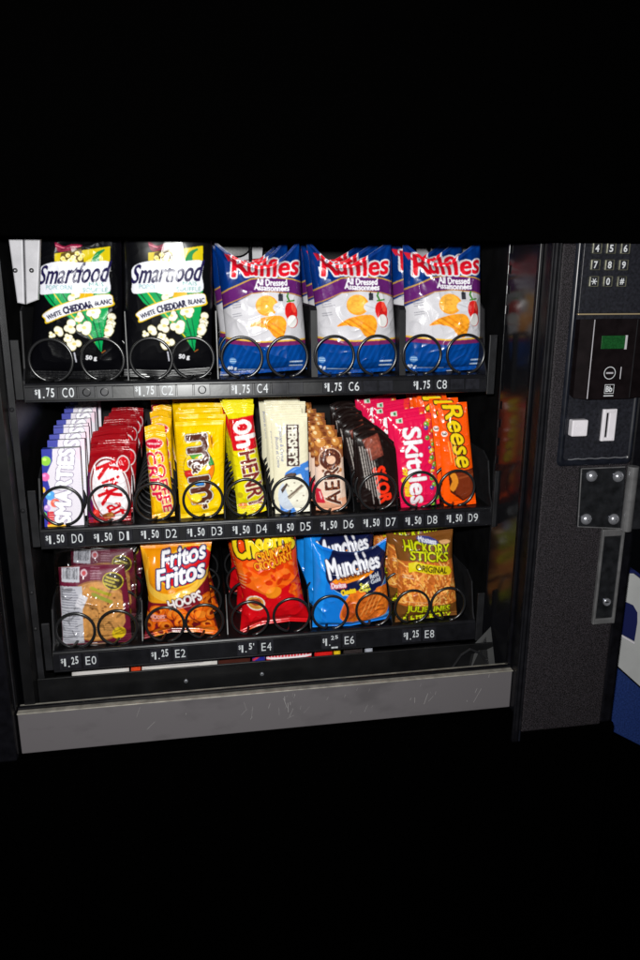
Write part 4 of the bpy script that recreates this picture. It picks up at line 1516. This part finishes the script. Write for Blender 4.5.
def art_cookie():
    a = Art(50, 545, 142, 655, (106, 20, 50))
    a.ell(97, 611, 33, 31, (160, 106, 56))
    a.ell(97, 611, 31, 29.5, (206, 150, 88))
    mk = a.em(97, 611, 31, 29.5)
    a.mottle(mk, .35, .22, 4)
    r = random.Random(2)
    for k in range(26):
        t, q = r.uniform(0, 6.3), r.uniform(3, 28)
        a.ell(97 + q * math.cos(t), 611 + q * math.sin(t), r.uniform(.6, 1.5), r.uniform(.5, 1.1), (128, 80, 36))
    a.poly([(122, 590), (130, 596), (133, 647), (112, 647), (126, 622)], (106, 20, 50))
    a.rect(71, 575.5, 18, 13.5, (206, 206, 214), rot=-2)
    rr = random.Random(8)
    x = 63.5
    while x < 78.5:
        w = rr.uniform(.35, 1.0)
        a.rect(x, 574.5, w, 10, (46, 46, 56), rot=-2)
        x += w + rr.uniform(.5, 1.0)
    a.ell(84.5, 573.5, 3.4, 3.4, (220, 190, 200))
    a.ell(84.5, 573.5, 2, 2, (190, 60, 70))
    a.lines(91, 569, 103, 5, 2.3, (190, 150, 165), seed=31)
    a.poly([(60.5, 587), (83, 585.5), (85, 644), (63.5, 646)], (206, 206, 214))
    a.lines(62.5, 590, 82, 7, 2.5, (110, 110, 124), rot=-2, seed=32, w=.9)
    a.lines(63.5, 611, 83, 13, 2.5, (128, 128, 140), rot=-2, seed=33, w=.9)
    a.line([(62, 608), (84, 607)], .8, (90, 90, 100))
    a.ell(113.5, 581, 10.5, 8.2, (214, 200, 60), rot=18)
    a.ell(113.5, 581, 9.6, 7.3, (58, 44, 26), rot=18)
    a.lines(107, 577, 120, 3, 3.1, (222, 206, 90), rot=18, seed=78, w=2.0)
    a.lines(92, 587, 119, 1, 4, (176, 172, 44), rot=20, seed=79, w=3.0)
    a.lines(94, 593, 119, 1, 4, (150, 160, 60), rot=24, seed=80, w=3.6)
    a.lines(94, 617, 116, 6, 2.3, (132, 104, 60), rot=2, seed=35)
    a.ell(119.5, 632.5, 7, 6, (220, 190, 40), rot=-20)
    a.lines(115, 631, 124, 2, 2.4, (110, 80, 20), rot=-20, seed=36)
    a.rect(82.5, 600.5, 8.5, 13, (232, 230, 236), rot=24)
    a.lines(80, 597, 86, 3, 2.6, (170, 170, 180), rot=24, seed=37)
    return a


def clear_wrap_mat():
    m = bpy.data.materials.new('clear_cellophane')
    m.use_nodes = True
    nt = m.node_tree
    nt.nodes.clear()
    out_ = nt.nodes.new('ShaderNodeOutputMaterial')
    mx = nt.nodes.new('ShaderNodeMixShader')
    tr = nt.nodes.new('ShaderNodeBsdfTransparent')
    tr.inputs['Color'].default_value = (.97, .97, .975, 1)
    gl = nt.nodes.new('ShaderNodeBsdfGlossy')
    gl.inputs['Roughness'].default_value = .17
    lw = nt.nodes.new('ShaderNodeLayerWeight')
    lw.inputs['Blend'].default_value = .22
    mr = nt.nodes.new('ShaderNodeMapRange')
    mr.inputs['To Min'].default_value = .045
    mr.inputs['To Max'].default_value = .5
    nt.links.new(lw.outputs['Fresnel'], mr.inputs['Value'])
    nt.links.new(mr.outputs['Result'], mx.inputs[0])
    nt.links.new(tr.outputs[0], mx.inputs[1])
    nt.links.new(gl.outputs[0], mx.inputs[2])
    nt.links.new(mx.outputs[0], out_.inputs['Surface'])
    return m


M_CELLO = clear_wrap_mat()
blank = Art(40, 530, 150, 660, (200, 200, 205))
ck = wrapper('cookie_pack', [(58.5, 569), (92, 566.5), (124, 566)], [(63, 646), (98, 646), (132, 642.5)], None, [(129, 600)], art_cookie(), M_CARD, YE, .010, .024, .0010, 71, .02, (150, 100, 60))
tagit(ck, 'round cookie pack with maroon card in clear wrap above the E0 price label', 'cookie pack')
film = wrapper('clear_wrap', [(54, 551), (80, 547), (110, 550), (136, 548)], [(57, 650), (98, 650), (138, 644)], [(56, 600)], [(138, 600)], blank, M_CELLO, YE - .004, .010, .030, .0062, 72, .08, (200, 200, 205), crease=1.6)
film.location = film.location - ck.location + Vector((0, 0, .0004))
film.parent = ck
for k in range(1, 3):
    c2 = ck.copy()
    COL.objects.link(c2)
    c2.location = ck.location + Vector((.002 * k, .078 * k, .0))
    c2.rotation_euler = (0, .05 * k, .03)
    f2_ = film.copy()
    COL.objects.link(f2_)
    f2_.parent = c2
    f2_.matrix_parent_inverse = Matrix.Identity(4)
    tagit(c2, '%s maroon cookie pack from the glass above the E0 label' % ORD[k - 1], 'cookie pack', 'cookie packs waiting above E0')
ck['group'] = 'cookie packs waiting above E0'


def rings(a, n, x0, x1, y0, y1, seed, cols, hole):
    r = random.Random(seed)
    P = [(r.uniform(x0, x1), r.uniform(y0, y1)) for _ in range(n)]
    for x, y in sorted(P, key=lambda p: p[1]):
        rx, ry, ro = r.uniform(6, 8.5), r.uniform(5, 7), r.uniform(-40, 40)
        a.ell(x, y + .8, rx + .5, ry + .5, (110, 34, 22), rot=ro)
        a.ell(x, y, rx, ry, cols[0], rot=ro)
        a.ell(x - .8, y - 1, rx * .72, ry * .6, cols[1], rot=ro)
        if hole and r.random() < .6:
            a.ell(x, y, rx * .42, ry * .36, (120, 34, 20), rot=ro)


def art_fritos():
    a = Art(132, 530, 228, 650, (226, 146, 24))
    a.spoly([(132, 545), (150, 560), (146, 580), (150, 592), (180, 590), (205, 575), (214, 560), (228, 556), (228, 600), (132, 610)], (232, 166, 44))
    a.spoly([(148, 568), (151, 584), (166, 590), (190, 583), (208, 568), (212, 552), (216, 562), (208, 580), (188, 594), (160, 597), (146, 586)], (240, 194, 84))
    a.poly([(132, 602), (150, 602), (172, 598), (195, 588), (212, 572), (228, 560), (228, 650), (132, 650)], (118, 24, 36))
    rings(a, 26, 146, 214, 606, 636, 4, ((222, 104, 28), (240, 140, 50)), True)
    rings(a, 8, 196, 216, 590, 618, 6, ((222, 104, 28), (240, 140, 50)), True)
    a.ell(186, 565, 29, 17, (240, 196, 60), rot=-22)
    a.ell(186, 565, 27.4, 15.6, (206, 34, 34), rot=-22)
    nv, wt = (34, 34, 90), (244, 242, 246)
    a.text('Fritos', 184, 554.5, 44, 14, wt, rot=-13, bold=.55, shear=.25, out=((1.2, nv),))
    a.text('Fritos', 181, 571.5, 48, 17.5, wt, rot=-15, bold=.65, shear=.25, out=((1.3, nv),))
    a.text('HOOPS', 185, 596.5, 33, 9.5, (244, 236, 236), rot=-17, bold=.5, out=((.7, (90, 16, 26)),))
    a.lines(173, 606, 196, 1, 2, (230, 200, 200), rot=-12, seed=41)
    a.lines(152, 613, 168, 3, 2.7, (236, 150, 150), rot=-3, seed=42, w=1)
    a.text('HOOPS', 158, 614, 14, 4, (230, 170, 160), rot=-4, bold=.2)
    a.lines(206, 634, 216, 2, 2.6, (240, 214, 200), seed=43)
    return a


o = wrapper('corn_snack_bag', [(140, 545.5), (155, 546), (176, 544), (212, 542)], [(144.5, 641), (172, 634), (200, 634), (220, 637)], [(145, 575), (149, 600)], [(208, 575), (212, 610)], art_fritos(), M_FILM, YE, .012, .046, .0034, 76, .05, (226, 160, 30), crease=1.2)
tagit(o, 'yellow and maroon corn hoops bag with red oval logo above the E2 price label', 'snack bag')
queue(o, 3, .075, 'yellow and maroon corn hoops bag from the glass above the E2 label', 'snack bag', 'corn hoops bags waiting above E2', .003, .03)


def art_cheese():
    a = Art(222, 522, 320, 645, (222, 78, 20))
    mk = a.pm([(222, 522), (320, 522), (320, 600), (222, 600)])
    a.poly([(222, 560), (240, 566), (262, 574), (280, 568), (305, 574), (320, 566), (320, 600), (222, 600)], (236, 110, 34))
    r = random.Random(12)
    for k in range(60):
        x, y = r.uniform(232, 305), r.uniform(562, 604)
        a.ell(x, y, r.uniform(3, 7), r.uniform(1.6, 3), r.choice(((216, 72, 18), (230, 110, 36), (204, 58, 20), (236, 122, 48))), rot=r.uniform(-60, 60))
    a.poly([(222, 588), (240, 585), (252, 588), (268, 594), (288, 582), (302, 570), (320, 566), (320, 645), (222, 645)], (196, 18, 28))
    for k in range(16):
        x, y = r.uniform(288, 302), r.uniform(578, 604)
        a.ell(x, y, 3.2, 1.7, r.choice(((236, 112, 36), (220, 84, 24))), rot=r.uniform(-70, 70))
    a.text('Cheetos', 263, 543.5, 60, 22, (240, 212, 44), rot=-9, bold=1.0, out=((1.5, (26, 16, 14)),), taper=-.25)
    for t, cx, cy, w, h, ro in (('CRUNCHY', 273, 552.5, 37, 8.6, -14), ('CROQUANT', 272.5, 561.5, 39, 8.2, -15)):
        a.text(t, cx, cy, w, h, (242, 168, 40), rot=ro, bold=.3, out=((.8, (150, 30, 20)),), arc=-.6)
    a.ell(255, 602, 9, 7.5, (236, 226, 214))
    a.ell(255, 602, 7.8, 6.4, (206, 150, 70))
    a.ell(255, 601, 5.4, 3.6, (150, 60, 40))
    a.lines(250, 606, 260, 1, 2, (90, 60, 30), seed=51)
    a.lines(239, 575, 246, 5, 3.4, (246, 200, 160), seed=52)
    a.rect(236, 591, 4, 8, (190, 160, 60))
    a.ell(272, 590, 8, 5.5, (236, 142, 40), rot=-20)
    return a


o = wrapper('cheese_snack_bag', [(229, 535), (250, 530), (275, 529), (295, 531)], [(240, 637), (262, 628), (290, 624), (311, 625)], [(234, 560), (243, 600)], [(297, 565), (303, 600)], art_cheese(), M_FILM, YE, .012, .046, .0034, 81, .045, (222, 84, 22), crease=1.2)
tagit(o, 'orange and red cheese puff bag with yellow lettering above the E4 price label', 'snack bag')
queue(o, 3, .075, 'orange cheese puff bag from the glass above the E4 label', 'snack bag', 'cheese puff bags waiting above E4', .003, .035, dx=-.003)


def art_munch():
    a = Art(302, 525, 398, 638, (28, 118, 204))
    a.poly([(302, 525), (320, 525), (325, 570), (318, 638), (302, 638)], (34, 136, 222))
    a.ell(357, 567, 33, 24.5, (150, 196, 236), rot=-12)
    a.ell(356, 566, 33, 24, (20, 26, 62), rot=-12)
    # snack mix
    r = random.Random(6)
    for q, col in (([(338, 614), (347, 589), (363, 588), (360, 616)], (218, 116, 40)), ([(352, 606), (364, 590), (386, 583), (389, 600), (376, 616), (360, 618)], (204, 108, 44)),
                   ([(340, 612), (342, 600), (348, 596), (352, 606), (350, 614)], (170, 78, 34)), ([(372, 588), (378, 582), (387, 586), (388, 606), (378, 614)], (222, 124, 48))):
        a.spoly(q, col)
        a.mottle(a.pm(q), .5, .3, int(q[0][0]))
    for k in range(5):
        a.line([(356 + k * 4, 594 + k * 3.2), (370 + k * 3.4, 588 + k * 4.6)], 1.5, (160, 76, 28))
    for k in range(4):
        a.line([(358 + k * 5, 612 - k * 2), (366 + k * 4.4, 592 - k * 1.4)], 1.2, (232, 150, 78))
    wt = (240, 240, 246)
    a.spoly([(330, 577), (345, 568), (366, 562), (374, 562), (368, 570), (350, 577), (336, 580)], (236, 146, 40))
    a.text('Munchies', 351.5, 562.0, 52, 16, wt, rot=-11, bold=.55, out=((1.0, (28, 30, 60)), (.35, (150, 150, 175))), taper=-.2)
    a.text('SNACK MIX', 352, 570.5, 28, 3.6, (96, 40, 18), rot=-17, bold=.25)
    a.lines(341, 576.5, 366, 1, 2, (96, 40, 18), rot=-17, seed=61)
    a.text('Doritos', 336, 580.5, 14, 5, (240, 226, 232), rot=-6, bold=.35, out=((.8, (190, 60, 80)),))
    a.text('Cheetos', 345.5, 586.3, 14, 5, (240, 206, 50), rot=-14, bold=.45)
    a.text('Sun', 361, 580, 8, 4.2, (230, 224, 90), rot=-14, bold=.35)
    a.text('Chips', 361.5, 584.6, 11, 4.4, (230, 224, 90), rot=-14, bold=.35)
    a.text('Rold', 371.5, 571.5, 9, 3.8, (200, 204, 214), rot=-14, bold=.3)
    a.text('Gold', 372.5, 576, 10, 3.8, (200, 204, 214), rot=-14, bold=.3)
    a.line([(330, 622), (360, 621), (390, 611)], 2.2, (110, 180, 236))
    a.lines(350, 619, 358, 1, 2, (236, 240, 246), seed=62)
    return a


o = wrapper('snack_mix_bag', [(312, 540), (322, 547), (338, 552), (356, 553), (372, 548), (386.5, 538.5)], [(312.5, 627.5), (350, 626), (390, 618.5)], [(313, 580)], [(384, 565), (387, 590)], art_munch(), M_FILM, YE, .010, .048, .0036, 86, .03, (40, 130, 210), crease=1.25)
tagit(o, 'bright blue snack mix bag with navy circle and folded top above the E6 price label', 'snack bag')
queue(o, 3, .075, 'bright blue snack mix bag from the glass above the E6 label', 'snack bag', 'snack mix bags waiting above E6', .003, .03, dz=.008, dx=-.006)


def art_hick():
    a = Art(384, 522, 466, 632, (124, 78, 30))
    mk = a.pm([(384, 562), (420, 559), (466, 558), (466, 603), (420, 605), (384, 606)])
    a.fill(mk, (186, 104, 50))
    r = random.Random(15)
    for k in range(420):
        x, y, t, L = r.uniform(388, 462), r.uniform(561, 604), r.gauss(1.3, .7), r.uniform(3, 8)
        a.line([(x - math.cos(t) * L / 2, y - math.sin(t) * L / 2), (x + math.cos(t) * L / 2, y + math.sin(t) * L / 2)], r.uniform(.9, 1.5),
               r.choice(((246, 180, 92), (236, 152, 72), (250, 200, 120), (214, 126, 56), (168, 90, 34), (246, 168, 98))))
    a.poly([(384, 522), (466, 522), (466, 556), (440, 558), (410, 559), (384, 562)], (120, 76, 36))
    a.poly([(384, 605), (420, 604), (466, 602), (466, 632), (384, 632)], (112, 72, 34))
    yg = (214, 220, 40)
    a.text('HICKORY', 424.5, 547.3, 44, 9, yg, rot=3, bold=.35, out=((.8, (50, 34, 16)),))
    a.text('STICKS', 426.5, 554.8, 37, 8.6, yg, rot=2, bold=.35, out=((.8, (50, 34, 16)),))
    a.ell(426, 541, 10, 3, (60, 66, 130), rot=6)
    a.text('Hostess', 426, 541, 16, 4, (230, 230, 240), rot=6, bold=.25)
    a.spoly([(437, 541), (445, 540), (449, 542), (441, 544)], (220, 170, 120))
    a.poly([(406, 562), (413, 560), (446, 565), (449, 570), (446, 573), (412, 569), (406, 571)], (224, 206, 40))
    a.text('ORIGINAL', 428, 566.7, 31, 5.6, (70, 50, 20), rot=7, bold=.35)
    a.text('JULIENNES', 426.5, 608.4, 43, 8.6, yg, rot=0, bold=.35, out=((.6, (50, 34, 16)),))
    a.text("À L'HICKORY", 426.5, 617.2, 48, 7.4, yg, rot=-2, bold=.35, out=((.6, (50, 34, 16)),))
    a.lines(401, 574, 411, 2, 2.4, (240, 224, 200), seed=71)
    a.lines(402, 600, 440, 1, 2.4, (240, 210, 170), seed=72)
    return a


o = wrapper('potato_stick_bag', [(392, 536), (408, 538.5), (430, 534), (452.5, 531)], [(395, 624), (425, 620), (456.5, 616.5)], [(397, 560), (397.5, 595)], [(452, 560), (456, 600)], art_hick(), M_FILM, YE, .010, .044, .0030, 91, .05, (116, 74, 36), crease=1.1)
tagit(o, 'brown potato stick bag with yellow-green lettering above the E8 price label', 'snack bag')
queue(o, 3, .072, 'brown potato stick bag from the glass above the E8 label', 'snack bag', 'potato stick bags waiting above E8', .003, .03, dz=.004, dx=-.004)

# ------------------------------------------------------------------ packs standing in the bin under the lowest shelf
def art_plain(x0, x1, bg, f=None):
    a = Art(x0 - 4, 640, x1 + 4, 700, bg)
    if f:
        f(a)
    return a


def f_white(s):
    return lambda a: [a.lines(a.x0 + 6, 662 + k * 3.2, a.x0 + a.w / 4 - 6, 1, 2, (150, 146, 150), rot=-5, seed=s + k, w=1.2) for k in range(5)]


def f_red(a):
    for k in range(14):
        x = a.x0 + 4 + k * 3.1
        a.line([(x, 650), (x - 1, 664)], 1.2, (236, 190, 196))
    a.line([(a.x0 + 4, 664), (a.x0 + a.w / 4 - 2, 660)], 1.8, (240, 236, 240))


def f_blue(a):
    a.line([(a.x0 + 4, 660), (a.x0 + 12, 655)], 1.6, (226, 226, 240))
    a.line([(a.x0 + 5, 667), (a.x0 + 14, 660)], 1.6, (200, 60, 60))


for x0, x1, yt, bg, fn, lab in ((72, 129, 664, (206, 202, 200), f_white(1), 'white printed carton in the bin below the E0 label'),
                                (131, 141, 662, (206, 74, 40), None, 'orange-red packet between two white cartons in the bin'),
                                (142, 217, 658, (212, 208, 204), f_white(9), 'long white printed carton in the bin below the E2 label'),
                                (218, 250, 653, (66, 34, 28), None, 'brown packet in the bin below the E4 price'),
                                (252, 265, 651, (40, 44, 130), f_blue, 'small blue packet in the bin beside a red striped one'),
                                (266, 311, 648, (198, 30, 44), f_red, 'red packet with white stripes in the bin below the E4 label'),
                                (314, 332, 645, (196, 36, 34), None, 'plain red packet in the bin below the E6 price'),
                                (333, 340, 644, (222, 190, 50), None, 'slim yellow packet in the bin beside a plain red one'),
                                (343, 362, 642, (52, 46, 46), None, 'dark packet in the bin below the E6 label'),
                                (364, 372, 641, (170, 172, 182), None, 'slim silver packet in the bin right of a dark one')):
    sl = -.075 * (x1 - x0)
    o = wrapper('snack_packet', [(x0, yt - 4), (x1, yt - 4 + sl)], [(x0 + 1, yt + 40), (x1 + 1, yt + 40 + sl)], None, None, art_plain(x0, x1, bg, fn), M_FILM, .035, .004, .010, .0010, x0, .03, bg)
    tagit(o, lab, 'snack pack', 'packs standing in the bin')
